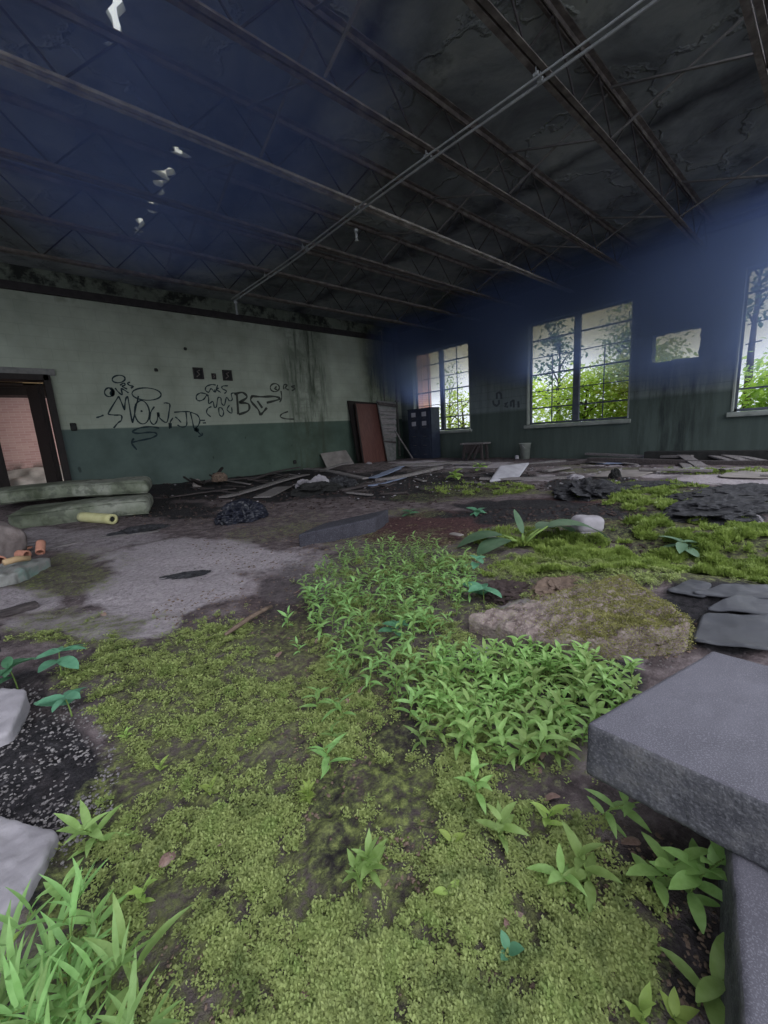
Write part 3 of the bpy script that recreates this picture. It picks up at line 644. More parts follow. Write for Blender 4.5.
# outline: left tongue is narrow, right part wide -> built as one block from two quads
v1,f1=hexblock(base,top,(110,84,14),.09,.028,9,11); 
v1[:,2]+=np.where(v1[:,2]>.05,(fbm(v1[:,:2]*22,31)-.5)*.045+(fbm(v1[:,:2]*70,33,3)-.5)*.018,(fbm(v1*40,34,3)-.5)[:]*.012)
tm('mossy_slab',(v1,f1),M['mossyslab'],'mossy broken concrete slab lying behind the leafy weeds','slab')
# dark block in the middle distance
bl,br=g3(299,547.5),g3(376,531.5); zt_=.135
tl,tr,tbr,tbl=fl(296,532.5,bl[2]+.12),fl(372,518.5,br[2]+.14),fl(386,508.5,br[2]+.15),fl(322,521.5,br[2]+.12)
base=[bl,br,br+np.array((*(tbr-tr)[:2],0)),bl+np.array((*(tbl-tl)[:2],0))]
top=[bl+(0,0,.105),br+(0,0,.125),base[2]+(0,0,.125),base[3]+(0,0,.11)]
base=[np.array((p[0],p[1],p[2]-.02)) for p in base]
tm('dark_block',hexblock(base,top,(40,24,8),.05,.004,20,4),M['foam'],'dark grey rectangular block lying alone mid floor behind the weeds','block')
# mattresses
def mattress(name,R0,dirv,L,W,Hh,sag,seed,label,tilt=0.):
    d=np.array((*dirv,0.)); d/=np.linalg.norm(d); n=np.array((-d[1],d[0],0)); 
    n=np.array((.26,.965,0))
    u,f=rbox((L,W,Hh),Hh*.42,(44,22,10),.012,3,seed)
    x=u[:,0]/L; w=u.copy(); w[:,2]+=-sag*np.cos(x*math.pi)*.0+sag*np.sin(x*5+seed)+(fbm(np.c_[u[:,0]*2.2,u[:,1]*2.2],seed)-.5)*.05+tilt*u[:,0]
    w[:,1]+=.03*np.sin(u[:,0]*3+seed)
    Pw=np.asarray(R0)+np.outer(w[:,0]+L/2,d)+np.outer(w[:,1]+W/2,n)+np.outer(w[:,2]+Hh/2,(0,0,1))
    loc=tuple(np.asarray(R0)+d*L/2+n*W/2)
    root=empty(name,loc,label,'mattress','stacked old mattresses'); mesh('body',Pw-np.array(loc),f,M['matt'],root,(0,0,0),True)
    pm=MB()
    for s in (-.36,.36):
        pts=[]
        for t in np.linspace(-.5,.5,40):
            xx=t*L*.97; zz=sag*math.sin(t*5+seed)+tilt*xx+Hh/2+s*Hh
            pts.append(np.asarray(R0)+d*(xx+L/2)+n*(-.004+.03*math.sin(xx*3+seed)+.012)+np.array((0,0,zz)))
        pm.tube(np.array(pts),.007,6)
    pm.build('piping',M['matt'],root,loc,True); return root
R1=g3(151,514.5); Lp=g3(8,530); dv=(Lp-R1)[:2]; LL=np.linalg.norm(dv)
mattress('mattress',R1+(0,0,-.02),dv,LL,.92,.235,.012,3,'lower of two stained grey green mattresses stacked before the doorway')
R2=fl(150,493.5,R1[2]+.235); L2=fl(-60,509,R1[2]+.235)
mattress('mattress',R2,(L2-R2)[:2],2.25,.95,.20,.014,8,'upper of two stained mattresses, topmost in the stack before the doorway',.0)
# pale flat board between the mattresses at left end
c=fl(6,511,R1[2]+.21)
# yellow tube
a,b_=g3(83,522),g3(114,524.5); b=MB(); 
root=empty('foam_tube',tuple(b_),'yellow hollow foam tube lying before the mattresses','tube')
t=(b_-a)/np.linalg.norm(b_-a); a=a+(0,0,.065);b_=b_+(0,0,.065)
n=18; R_=.062; ring=[]
def tubeshell(a,b_,ro,ri,n=20,k=8):
    mb=MB(); t=(b_-a)/np.linalg.norm(b_-a); s=np.cross(t,(0,0,1)); s/=np.linalg.norm(s); u=np.cross(s,t); th=np.linspace(0,2*math.pi,n,endpoint=False); c=np.cos(th)[:,None]*s+np.sin(th)[:,None]*u
    prof=[(0,ri)]+[(i/k,ro) for i in range(k+1)]+[(1,ri),(0,ri)]; v=np.concatenate([a+(b_-a)*q+c*r for q,r in prof])
    return mb.add(v,[(i*n+j,i*n+(j+1)%n,(i+1)*n+(j+1)%n,(i+1)*n+j) for i in range(len(prof)-1) for j in range(n)])
tubeshell(a,b_,.062,.034).build('shell',M['yellow'],root,root.location,True)
b=MB(); b.tube([a+(b_-a)*.02,a+(b_-a)*.97],.0335,16); b.build('bore_shade',M['black'],root,root.location,True)  # black plug standing in for the shade inside the hollow tube
# rocks on the left
u,f=rbox((.42,.40,.34),.12,(24,24,18),.06,5,3); p=g3(-6,557); u=u@Rx(.35).T@Rz(.5).T; tm('boulder',(u+p+(0,.0,.13),f),M['rock'],'brown boulder cut by the left edge before the mattresses','boulder')
p=[g3(-14,590,-.02),g3(20,583,-.02),g3(54,566,-.02),g3(10,568,-.02)]; 
tm('rubble_chunk',hexblock(p,[q+(0,0,.10) for q in p],(34,26,10),.25,.035,12,6),M['tealrock'],'flat grey chunk tinted teal by the left edge','rock')
p=g3(41,556); b=tubeshell(p+(0,.02,.03),p+(.02,.13,.10),.036,.026); 
o=empty('clay_pipe',tuple(p),'upright broken orange clay pipe stub beside the boulder','pipe'); b.build('shell',M['terra'],o,o.location,True)
p=g3(28,560); o=empty('clay_pipe',tuple(p),'small orange clay pipe ring lying by the boulder','pipe'); tubeshell(p+(0,0,.045),p+(-.05,.07,.05),.04,.026).build('shell',M['terra'],o,o.location,True)
p=g3(4,571); o=empty('clay_pipe',tuple(p),'orange clay pipe end lying on the teal tinted chunk','pipe'); tubeshell(p+(0,-.1,.10),p+(-.05,.06,.10),.04,.028).build('shell',M['terra'],o,o.location,True)
a=g3(8,580,.13);c=g3(33,572,.11); b=MB(); b.tube([a,(a+c)/2+(0,0,.01),c],[.022,.024,.02],8); tag(b.build('tan_stick',M['tan'],loc=a,smooth=True),'tan stick resting on the flat teal tinted chunk','stick')
a=g3(24,552,.03); tm('clay_shard',(rbox((.13,.07,.02),.008,(6,4,2),.006,20,3)[0]@Rz(.6).T+a,gridbox((6,4,2))[1]),M['terra'],'flat orange clay shard behind the upright clay pipe stub','shard')
# concrete at the bottom left
p=[g3(-30,960,-.02),g3(28,905,-.02),g3(62,838,-.02),g3(-40,815,-.02)]; 
tm('concrete_piece',hexblock(p,[q+(0,0,h) for q,h in zip(p,(.05,.05,.045,.06))],(40,40,8),.2,.012,18,7),M['concrete'],'pale concrete piece cut by the left edge near the bottom','concrete')
p=[g3(-60,775,-.02),g3(14,742,-.02),g3(32,705,-.02),g3(-40,700,-.02)]
tm('concrete_piece',hexblock(p,[q+(0,0,h) for q,h in zip(p,(.05,.06,.09,.07))],(34,30,10),.2,.012,16,9),M['concrete'],'grey concrete corner on the left edge below the blue green leaves','concrete')
# container lump, bucket
p=g3(587,531,-.01); o=empty('container',tuple(p),'whitish dented plastic tub lying in the moss right of the broad-leaved plant','container')
u,f=rbox((.21,.16,.13),.05,(20,14,12),.012,12,5); mesh('body',u@Rz(-.6).T+(0,0,.065),f,M['concrete'],o,(0,0,0),True)
u,f=rbox((.18,.13,.02),.009,(12,8,2),.006,9,6); mesh('base_rim',u@Rz(-.6).T+(0,0,.015),f,M['concrete'],o,(0,0,0),True)
p=g3(525,459.5); X_=9.55; p=onX(525,459,9.5); p[2]=H(p[0],p[1]); o=empty('bucket',tuple(p),'pale plastic bucket standing under the middle window','bucket')
b=MB(); n=28; th=np.linspace(0,2*math.pi,n,endpoint=False); prof=[(0,.0),(.105,.0),(.14,.38),(.15,.385),(.15,.40),(.133,.40),(.10,.015),(0,.015)]
v=np.concatenate([np.c_[r*np.cos(th),r*np.sin(th),np.full(n,z)] for r,z in prof]); b.add(v,[(i*n+j,i*n+(j+1)%n,(i+1)*n+(j+1)%n,(i+1)*n+j) for i in range(len(prof)-1) for j in range(n)]); b.build('body',M['sill'],o,smooth=True)
b=MB(); b.tube([(.147*math.cos(t),.147*math.sin(t)*.25-.1*0+.0-.14*abs(math.sin(t)),.36-.12*math.sin(t)) for t in np.linspace(0,math.pi,14)],.004,6); b.build('handle',M['pipe'],o,smooth=True)
p=onX(517,459.5,9.4); u,f=rbox((.09,.09,.10),.03,(6,6,6),.012,9,2); p[2]=H(p[0],p[1]); tm('can',(u+p+(0,0,.05),f),M['white'],'small white can standing beside the pale bucket','can')
# cabinet in the corner
cx0,cx1=9.36,9.74; cy0,cy1=8.25,9.22; p=((cx0+cx1)/2,(cy0+cy1)/2,H(9.3,9)-.01); hz=1.50
o=empty('drawer_cabinet',p,'dark navy drawer cabinet with pale card holders in the corner','cabinet'); L=o.location
b=MB(); b.box((p[0],p[1],p[2]+hz/2),(cx1-cx0,cy1-cy0,hz)); b.box((p[0],p[1],p[2]+hz+.012),(cx1-cx0+.03,cy1-cy0+.03,.025)); b.build('body',M['cab'],o,L)
for c in range(2):
    for r_ in range(5):
        w=(cy1-cy0-.1)/2; h=(hz-.14)/5; yy=cy0+.05+w*(c+.5); zz=p[2]+.09+h*(r_+.5)
        b=MB(); b.box((cx0-.008,yy,zz),(.022,w-.03,h-.03)); d=b.build('drawer',M['cab'],o,L)
        if r_>=3: b=MB(); b.box((cx0-.022,yy,zz+.03),(.012,.17,.13)); k=b.build('card_holder',M['white'],d,L); tag(k,'pale card in holder')
        b=MB(); b.tube([(cx0-.02,yy-.06,zz-.09),(cx0-.045,yy-.05,zz-.09),(cx0-.045,yy+.05,zz-.09),(cx0-.02,yy+.06,zz-.09)],.006,6); b.build('handle',M['rust'],d,L)
# low table under the far window
ta,tb=onX(458,443.5,9.25),onX(485.5,440,9.25); zt_=ta[2]; yc=(ta[1]+tb[1])/2; wy=abs(ta[1]-tb[1])
o=empty('low_table',(9.4,yc,H(9.4,yc)),'battered low wooden table under the far window','table'); L=o.location
b=MB(); v,f=rbox((.34,wy*.86,.045),.01,(6,14,2),.008,8,1); b.add(v+(9.42,yc,zt_-.02),f); b.build('table_top',M['plank'],o,L)
for sx,sy in ((-.12,-.34),(-.12,.34),(.12,-.34),(.12,.34)):
    b=MB(); b.bar((9.42+sx,yc+sy*wy,L[2]-.03),(9.42+sx*.95,yc+sy*wy*.9,zt_-.03),.06,.06,(1,0,0)); b.build('leg',M['plankdark'],o,L)
b=MB(); b.box((9.31,yc,zt_-.16),(.03,wy*.68,.24)); b.bar((9.2,yc+.1,L[2]+.02),(9.2,yc-.18,zt_-.05),.05,.02,(1,0,0)); b.bar((9.18,yc-.1,L[2]+.02),(9.2,yc-.3,zt_-.05),.06,.02,(1,0,0)); b.build('apron',M['plankdark'],o,L)
# leaning panels in the corner
def lean(name,bl,br,tl,tr,th,mt,label,cat,slats=0,frame=None):
    bl,br,tl,tr=[np.asarray(q,float) for q in (bl,br,tl,tr)]
    n=np.cross(br-bl,tl-bl); n/=np.linalg.norm(n); n=n if n[1]<0 else -n
    loc=(bl+br)/2; o=empty(name,tuple(loc),label,cat)
    b=MB(); v,f=gridbox((8,2,14)); v=hexmap(v,[bl,br,br-n*th,bl-n*th,tl,tr,tr-n*th,tl-n*th]); b.add(v,f); b.build('panel',mt,o,loc); return o,loc,n,bl,br,tl,tr
z=H(7.6,9.4); 
Q=lambda px,py,Y: onY(px,py,Y)
o,loc,n,bl,br,tl,tr=lean('plywood_sheet',Q(358.5,462,9.55),Q(372,462.5,9.55),Q(348,400.5,9.93),Q(378,403,9.93),.05,M['doorwood'],'dark brown sheet leaning on the graffiti wall, behind the reddish door','panel')
o,loc,n,bl,br,tl,tr=lean('door_panel',Q(363.5,463.5,9.36),Q(391,462,9.36),Q(355,403.5,9.82),Q(382,404.5,9.82),.045,M['brownwood'],'reddish brown door leaning between dark sheet and slatted panel','door panel')
b=MB(); 
for s,e in ((bl,tl),(br,tr)): b.bar(s+n*.008,e+n*.008,.05,.016,n)
b.build('edge_strip',M['doorwood'],o,loc)
o,loc,n,bl,br,tl,tr=lean('slatted_panel',Q(388,462,9.22),Q(396,461.5,9.22),Q(377,400.5,9.74),Q(395.5,402,9.74),.03,M['greywood'],'grey panel with loose slats leaning right of the reddish door','panel')
for i in range(9):
    t=.40+.055*i; a=bl+(tl-bl)*t; c=br+(tr-br)*t; b=MB(); b.bar(a+n*.012+(0,0,.02*math.sin(i*2)),c+n*.02+(0,0,.03*math.cos(i*3)),.07,.016,n); b.build('slat',M['plank'],o,loc)
b=MB(); b.bar(bl+(tl-bl)*.95+n*.02,br+(tr-br)*.93+n*.02,.09,.03,n); b.bar(bl+(tl-bl)*.33+n*.02,br+(tr-br)*.31+n*.02,.05,.02,n); b.build('rail',M['plankdark'],o,loc)
a=Q(392,426,9.55);c=onY(413,460.5,8.95); c[2]=max(c[2],H(c[0],c[1])); b=MB(); b.bar(a,c,.05,.025); tag(b.build('leaning_lath',M['plank'],loc=c),'pale lath leaning from the slatted panel toward the cabinet','plank')
o,loc,n,bl,br,tl,tr=lean('leaning_board',Q(327,467.5,9.55),Q(355,465,9.55),Q(320.5,453.5,9.9),Q(346,450,9.9),.02,M['board'],'low pale stained board leaning on the wall, left of the dark sheet','board')

# ------------------------------------------------------------------ crumpled things
def crumple(c,size,amp,fq,seed,rz=0,n=26,flat=.25):
    u,f=gridbox((n,n,n)); nn=u/np.linalg.norm(u,axis=1)[:,None]; q=1-np.abs(fbm(nn*fq+seed*3.3,seed,4)*2-1)*1.6
    r=1+amp*(q-.5)+(fbm(nn*1.4+seed,seed)-.5)*.5; p=nn*r[:,None]*np.asarray(size)/2
    p[:,2]=np.maximum(p[:,2],-size[2]*flat); p[:,2]-=p[:,2].min(); return p@Rz(rz).T+np.asarray(c),f
p=(g3(223,527)+g3(268,516))/2; tm('trash_bag',crumple((p[0],p[1]+.10,p[2]-.03),(.50,.30,.30),.55,3.4,4,.15,56),M['bag'],'crumpled black plastic bag lying in front of the graffiti wall','bag',smooth=True)
p0=g3(212,486); o=empty('broken_chair',tuple(p0),'small heap of broken brown furniture at the foot of the graffiti wall','junk'); 
b=MB()
for i in range(9):
    r=random.Random(i); a=p0+(r.uniform(-.4,.4),r.uniform(-.1,.3),r.uniform(0,.12)); c=a+(r.uniform(-.3,.3),r.uniform(-.2,.2),r.uniform(.05,.25)); b.bar(a,c,.07,.03)
b.build('frame',M['doorwood'],o,p0)
v,f=crumple((0,0,.0),(.24,.18,.2),.9,4,8); mesh('cushion',v+(.15,-.05,.08),f,M['stick'],o,(0,0,0),True); v,f=crumple((0,0,0),(.16,.12,.22),.3,3,9); mesh('cushion',v+(-.28,0,.0),f,M['board'],o,(0,0,0),True)
# cloths and black heaps
def heap(name,px,size,lab,mt,seed,cat='heap',am=.75,fq=2.1,rz=0,dz=-.03,**k):
    p=g3(*px); return tm(name,crumple(p+(0,0,dz),size,am,fq,seed,rz),M[mt],lab,cat,smooth=False,**k)
heap('cloth_scrap',(176,577),(.36,.16,.05),'dark ragged cloth scrap on the pale concrete at left',"cloth",3,'cloth',rz=-.2)
heap('cloth_scrap',(141,531),(.5,.26,.09),'grey tangled rag on the floor right of the yellow tube','cloth',5,'cloth',rz=-.4)
heap('debris_heap',(585,494),(1.0,.55,.22),'black debris heap with upright bits before the middle window','cloth',6,rz=.3)
heap('debris_heap',(615,478),(.15,.12,.2),'small black lump standing up behind the black debris heap','black',7)
heap('debris_heap',(650,487),(.9,.5,.10),'low dark heap on bright moss right of the black debris heap','cloth',8,rz=-.6)
heap('debris_heap',(722,512),(.9,.5,.16),'dark rumpled heap at right, nearest of the far black heaps','cloth',9,rz=-.4)
heap('debris_heap',(748,497),(1.1,.6,.16),'dark rumpled heap at right edge, behind the nearer rumpled one','cloth',10,rz=-.4)
heap('debris_heap',(695,500),(.6,.4,.10),'flat dark heap left of the rumpled heaps at right','cloth',12,rz=.2)
heap('debris_heap',(317,492),(.7,.45,.22),'black heap topped by white crumpled scraps near the graffiti wall','black',13)
heap('debris_heap',(340,487),(.5,.4,.24),'dark lump right of the white crumpled scraps','cloth',14)
heap('pale_scrap',(304,491),(.30,.14,.16),'white crumpled scrap left on the black heap','concrete',15,'scrap',rz=.6,dz=.05,am=1.1,fq=2.6)
heap('pale_scrap',(320,490),(.22,.14,.20),'white crumpled scrap right on the black heap','concrete',16,'scrap',rz=-.6,dz=.05,am=1.1,fq=2.6)
heap('pale_scrap',(562,497),(.14,.12,.09),'small white scrap at the left foot of the black debris heap','white',17,'scrap')
heap('pale_scrap',(575,478),(.26,.18,.10),'pale scrap behind the left of the black debris heap','concrete',18,'scrap')
heap('pale_scrap',(694,471),(.36,.26,.10),'pale lump in front of the two tilted planks','white',19,'scrap',rz=.3)
heap('pale_scrap',(755,521),(.09,.08,.09),'small pale stone at right edge in the moss','concrete',20,'stone')
heap('pale_scrap',(369,464),(.14,.12,.10),'small pale lump at the foot of the reddish door','concrete',21,'scrap')
heap('pale_scrap',(480,653),(.10,.07,.05),'pale grey stone under the weeds left of the mossy slab','concrete',22,'stone')
heap('soil_clod',(505,590),(.28,.2,.07),'dark crumbly soil heap behind the mossy slab','soilclod',23,'soil')
heap('soil_clod',(560,588),(.34,.2,.08),'brown chip heap behind the mossy slab, right of the soil heap','stick',24,'soil')
# flat sheets
def sheet(pts,th,mt,lab,cat,name,seed,curl=.0,n=24,wave=.012):
    P=[g3(*q) for q in pts]; P=[p+(0,0,.004+ (q[2] if False else 0)) for p,q in zip(P,pts)]
    v,f=hexblock(P,[p+(0,0,th) for p in P],(n,n,2),.3,.0,5,seed); w=(fbm(v[:,:2]*7,seed)-.4)*wave*3; v[:,2]+=np.maximum(w,-.004)+curl*((fbm(v[:,:2]*4,seed+3))); return tm(name,(v,f),M[mt],lab,cat)
sheet([(664,594),(706,602),(712,588),(690,582)],.012,'rubber','thin black sheet nearest the mossy slab top, leftmost of the black sheets','sheet','roofing_sheet',1,.02)
sheet([(688,598),(775,607),(775,592),(720,590)],.012,'rubber','black curved sheet behind the others at the right edge','sheet','roofing_sheet',2,.03)
sheet([(702,615),(780,622),(780,603),(735,604)],.014,'rubber','black sheet in the middle of those behind the big grey slab','sheet','roofing_sheet',3,.03)
sheet([(690,648),(775,660),(790,622),(700,617)],.012,'rubber','largest black sheet lying directly behind the big grey slab','sheet','roofing_sheet',4,.02)
sheet([(715,478),(775,480),(775,472),(735,470)],.02,'board','wide pale flat sheet by the right edge below the row of planks','sheet','pale_sheet',5,.0,wave=.004)
sheet([(598,465),(648,464),(640,459.8),(588,460.5)],.02,'plankblue','bluish flat sheet lying under the middle window','sheet','pale_sheet',6,.0,wave=.004)
sheet([(590,478),(640,478),(660,471),(610,471)],.02,'board','pale flat sheet behind the black debris heap','sheet','pale_sheet',7,wave=.004)
p=g3(489,483);q=g3(519,478);r_=fl(504,464,.14)
P=[p,q,onX(513,470,q[0]+1.0) if False else np.array((q[0]+.75,q[1]+.22,.16)),np.array((p[0]+.75,p[1]+.28,.16))]
tm('square_board',hexblock(P,[x+(0,0,.03) for x in P],(12,12,2),.1,.004,6,3),M['white'],'whitish square board propped up on debris before the far window','board')
# ------------------------------------------------------------------ planks
def plank(a,b_,w,th,mt,lab,group=None,dz=0.,dz2=None,name='plank'):
    a=g3(*a); b_=g3(*b_); dz2=dz if dz2 is None else dz2
    a=a+(0,0,dz+th/2); b_=b_+(0,0,dz2+th/2); t=b_-a; L=np.linalg.norm(t); t/=L; s=np.cross((0,0,1),t); s/=np.linalg.norm(s); u=np.cross(t,s)
    v,f=rbox((L,w,th),.006,(max(6,int(L*8)),4,2),.006,6,int(a[0]*31+b_[1]*17)%97)
    v[:,2]+=.02*np.sin(v[:,0]*1.7+a[1]); v[:,1]+=np.where(np.abs(v[:,0])>L*.46,.25*w*np.sin(v[:,1]*40+a[0]*9)*0,0)
    v=v@np.array([t,s,u]); o=tm(name,(v+(a+b_)/2,f),M[mt],lab,'plank',group=group,smooth=False); return o
PL=[((223,499),(307,477),.16,.03,'plank','long pale plank slanting toward the graffiti wall beside the black bag',.03),
((306,474),(366,485),.12,.03,'plank','grey plank crossing the heap below the leaning board',.12),
((322,476),(352,466),.10,.03,'plank','short grey plank pointing at the leaning board',.10),
((262,498),(284,489),.30,.02,'plank','short broad pale board lying behind the black bag',.02),
((368,487),(402,479),.22,.02,'plankblue','bluish board nearest the camera in the corner debris',.03),
((372,480),(398,472),.18,.02,'plankblue','bluish board behind the nearest bluish one',.05),
((383,476),(402,470),.14,.02,'plankblue','bluish board farthest back in the corner debris',.06),
((378,484),(441,471.5),.12,.05,'plank','pale beam slanting across the corner debris',.05),
((393,467),(490,465),.35,.03,'plank','wide pale plank lying flat in front of the cabinet',.04),
((513,467),(562,462),.25,.03,'plank','pale plank lying before the pale bucket',.03),
((480,481),(566,478.5),.22,.03,'plank','long flat plank right of the whitish square board',.02),
((340,492),(385,483),.10,.03,'plankdark','dark wet plank left of the nearest bluish board',.03),
((190,486),(262,478),.12,.03,'plankdark','dark wet plank along the foot of the graffiti wall',.02),
((170,499),(236,491),.12,.02,'plankdark','dark wet plank left of the black bag',.02),
((250,484),(300,470),.10,.03,'plankdark','dark thin plank behind the long pale plank',.08),
((405,474),(450,468),.16,.03,'plankdark','dark plank behind the pale slanting beam',.05),
((455,478),(488,473),.12,.03,'plankdark','dark plank left of the whitish square board',.02),
((420,490),(470,486),.10,.03,'plankdark','dark rotten plank in the mid-floor moss behind the dark block',.01),
((518,468.5),(585,463),.10,.06,'plankdark','dark beam before the pale bucket',.02),
((586,459.2),(692,461.5),.10,.05,'plank','long pale rail along the foot of the window wall',.08),
((588,463),(770,465.5),.16,.09,'plankdark','long black beam along the foot of the window wall',.0),
((640,473),(712,473.5),.16,.03,'plank','grey plank lying across the pale far floor at right',.02),
((545,474),(568,469),.12,.03,'plank','short plank between the square board and black debris heap',.03),
((100,537),(160,531),.07,.012,'plank','thin splintered lath before the yellow tube',.01),
((30,552),(84,541),.05,.012,'plank','thin pale strip right of the clay pipe stub',.01),
((473,540),(500,545),.05,.012,'board','short white strip at the foot of the broad-leaved plant',.02),
((452,539),(462,541),.05,.012,'board','tiny white strip left of the short white strip',.02),
((0,618),(38,606),.07,.03,'plankdark','dark narrow plank cut by the left edge on the moss',.0)]
for a,c,w,th,mt,lab,dz in PL: plank(a,c,w,th,mt,lab,'scattered planks on the floor',dz)
for (t0,t1,w,lab) in (((682.5,455),(700.8,467.5),.18,'second plank from left in the tilted row at right, wide'),((679.7,460),(689,470),.14,'leftmost short plank of the tilted row at right'),((712,455.7),(738.7,464),.14,'middle plank of the tilted row under the right window'),((724.7,455),(751.4,464),.14,'second plank from the right edge in the tilted row'),((736.6,455.7),(769,463.5),.14,'plank at the right end of the tilted row')):
    a=onX(*t0,9.35); c=g3(*t1,.02)
    t=a-c; L=np.linalg.norm(t); t/=L; s=np.cross((0,0,1),t); s/=np.linalg.norm(s); u=np.cross(t,s); v,f=rbox((L,w,.03),.006,(12,4,2),.005,6,int(t0[0])); tm('plank',(v@np.array([t,s,u])+(a+c)/2,f),M['plank'],lab,'plank',group='tilted planks under the right window',smooth=False)
b=MB(); b.box((9.42,.9,.08),(.25,3.4,.2)); tag(b.build('timber_sill',M['black'],loc=(9.42,.9,0)),'black timber on which the tilted planks rest','beam')
# generic small splinters in the dark heap
r=random.Random(11)
for i in range(46):
    px=r.uniform(185,470); py=r.uniform(474,497) if px<400 else r.uniform(470,484); 
    a=(px,py); c=(px+r.uniform(8,30),py+r.uniform(-5,3)); plank(a,c,r.uniform(.03,.09),.02,r.choice(['plankdark','plankdark','plank']),'splintered wood piece in the dark debris below the graffiti wall','splinters in the dark debris',r.uniform(0,.035),name='wood_splinter')
for i in range(16):
    px=r.uniform(500,760); py=r.uniform(463,480); plank((px,py),(px+r.uniform(6,24),py+r.uniform(-2,2)),r.uniform(.03,.09),.02,r.choice(['plankdark','plank']),'small wood splinter on the floor below the big windows','splinters below the windows',r.uniform(0,.04),name='wood_splinter')
# stick on the moss
a=g3(226,640,.026);c=g3(272,611,.026); b=MB(); m_=(a+c)/2+(.004,.006,.006); b.tube([a,a*.6+m_*.4,m_,c*.55+m_*.45+(0,.004,0),c],[.007,.011,.012,.011,.009],8); tag(b.build('stick',M['stick'],loc=a,smooth=True),'brown stick lying on the moss left of the weeds','stick')

# ------------------------------------------------------------------ plants
def leafgeo(L,w,droop=.3,fold=.25,n=6,shape='lance',rng=random):
    t=np.linspace(0,1,n)
    if shape=='lance': pw=np.sin(np.pi*np.clip(t*.96+.03,0,1)**.75)**.9
    elif shape=='oval': pw=np.sin(np.pi*np.clip(t*.97+.02,0,1)**.85)**.65
    else: pw=np.sin(np.pi*np.clip(t*.97+.02,0,1)**.6)**1.2*.9
    pw=pw*w/2; ang=-droop*t*1.6; x=np.concatenate([[0],np.cumsum(np.cos((ang[1:]+ang[:-1])/2))])*L/(n-1); z=np.concatenate([[0],np.cumsum(np.sin((ang[1:]+ang[:-1])/2))])*L/(n-1)
    c=np.c_[x,np.zeros(n),z]; l=np.c_[x,pw,z+pw*fold]; r=np.c_[x,-pw,z+pw*fold]; v=np.stack([l,c,r],1).reshape(-1,3)
    f=[]
    for i in range(n-1): a=i*3; f+=[(a,a+1,a+4,a+3),(a+1,a+2,a+5,a+4)]
    return v,f
def orient(v,az,el,roll=0): return v@Rx(roll).T@Ry(-el).T@Rz(az).T
def make_plant(h,nl,L,w,seed,shape='lance',bend=.2,el0=.5,el1=1.0,droop=.35,phyl=2.4,rs=.0022,whorl=False,base=.15,rosette=False):
    r=random.Random(seed); fo=MB(); st=MB(); az=r.uniform(0,6.28)
    n=8; t=np.linspace(0,1,n); bx=bend*h*t**2; S=np.c_[bx*math.cos(az),bx*math.sin(az),h*t]; st.tube(S,np.linspace(rs,rs*.5,n),5)
    for i in range(nl):
        tt=base+(1-base)*(i+.5)/nl if not whorl else (1. if i<nl*.65 else .6+.2*r.random())
        p=np.array([np.interp(tt,t,S[:,k]) for k in range(3)]); a=az+i*phyl+r.uniform(-.4,.4); s=(.75+.5*math.sin(math.pi*min(1,tt*.85)))*r.uniform(.8,1.15)
        el=el0+(el1-el0)*tt+r.uniform(-.2,.2); v,f=leafgeo(L*s,w*s,droop*r.uniform(.6,1.4),r.uniform(.15,.4),6,shape); fo.add(orient(v,a,el,r.uniform(-.25,.25))+p,f)
    return fo,st
def proto(name,mk,lm,label,cat,group,loc=(0,0,0)):
    fo,st=mk; o=empty(name,loc,label,cat,group); fo.build('foliage',lm,o,smooth=True); st.build('stem',M['stem'],o,smooth=True); return o
def inpoly(p,poly):
    r=False; n=len(poly)
    for i in range(n):
        a,b=poly[i],poly[(i+1)%n]
        if (a[1]>p[1])!=(b[1]>p[1]) and p[0]<(b[0]-a[0])*(p[1]-a[1])/(b[1]-a[1])+a[0]: r=not r
    return r
def place(protos,pts,label,group,lo=.8,hi=1.2,seed=0,used={}):
    r=random.Random(seed)
    for i,(x,y) in enumerate(pts):
        k=r.randrange(len(protos)); src,ok=protos[k]
        o=src if not ok[0] else dup(src); ok[0]=True
        o.location=(x,y,H(x,y)-.004); s=r.uniform(lo,hi); o.scale=(s,s,s*r.uniform(.9,1.1)); o.rotation_euler=(r.uniform(-.18,.18),r.uniform(-.18,.18),r.uniform(0,6.28)); tag(o,label,'plant',group)
def merge_rest(protos,pts,label,lm,name,lo,hi,seed):
    # the farthest, smallest plants of a patch as one mass
    r=random.Random(seed); F=MB(); S=MB()
    for x,y in pts:
        src=protos[r.randrange(len(protos))][0]; s=r.uniform(lo,hi); Q=Rz(r.uniform(0,6.28))@Rx(r.uniform(-.18,.18)); p=np.array((x,y,H(x,y)-.004))
        for ch in src.children:
            v=np.array([q.co[:] for q in ch.data.vertices]); (S if ch.name.startswith('stem') else F).add(v*s@Q.T+p,[tuple(q.vertices) for q in ch.data.polygons])
    o=F.build(name,M[lm],smooth=True); tag(o,label,'weeds',kind='stuff'); st=S.build('stems',M['stem'],o,smooth=True)
def split_far(P,n): P=sorted(P,key=lambda p:p[0]**2+p[1]**2); return P[:n],P[n:]
def scatter(poly,n,dmin,seed):
    r=random.Random(seed); P=[]; xs=[p[0] for p in poly]; ys=[p[1] for p in poly]; W=[g3(*p)[:2] for p in poly]; t=0
    lx,hx,ly,hy=min(w[0] for w in W),max(w[0] for w in W),min(w[1] for w in W),max(w[1] for w in W)
    while len(P)<n and t<60000:
        t+=1; p=(r.uniform(lx,hx),r.uniform(ly,hy))
        if inpoly(p,W) and all((p[0]-q[0])**2+(p[1]-q[1])**2>dmin**2 for q in P): P.append(p)
    return P
def weedset(tagname,specs,lm): return [(proto(tagname,make_plant(*s[:5],**s[5]),M[lm],None,None,None),[False]) for s in specs]
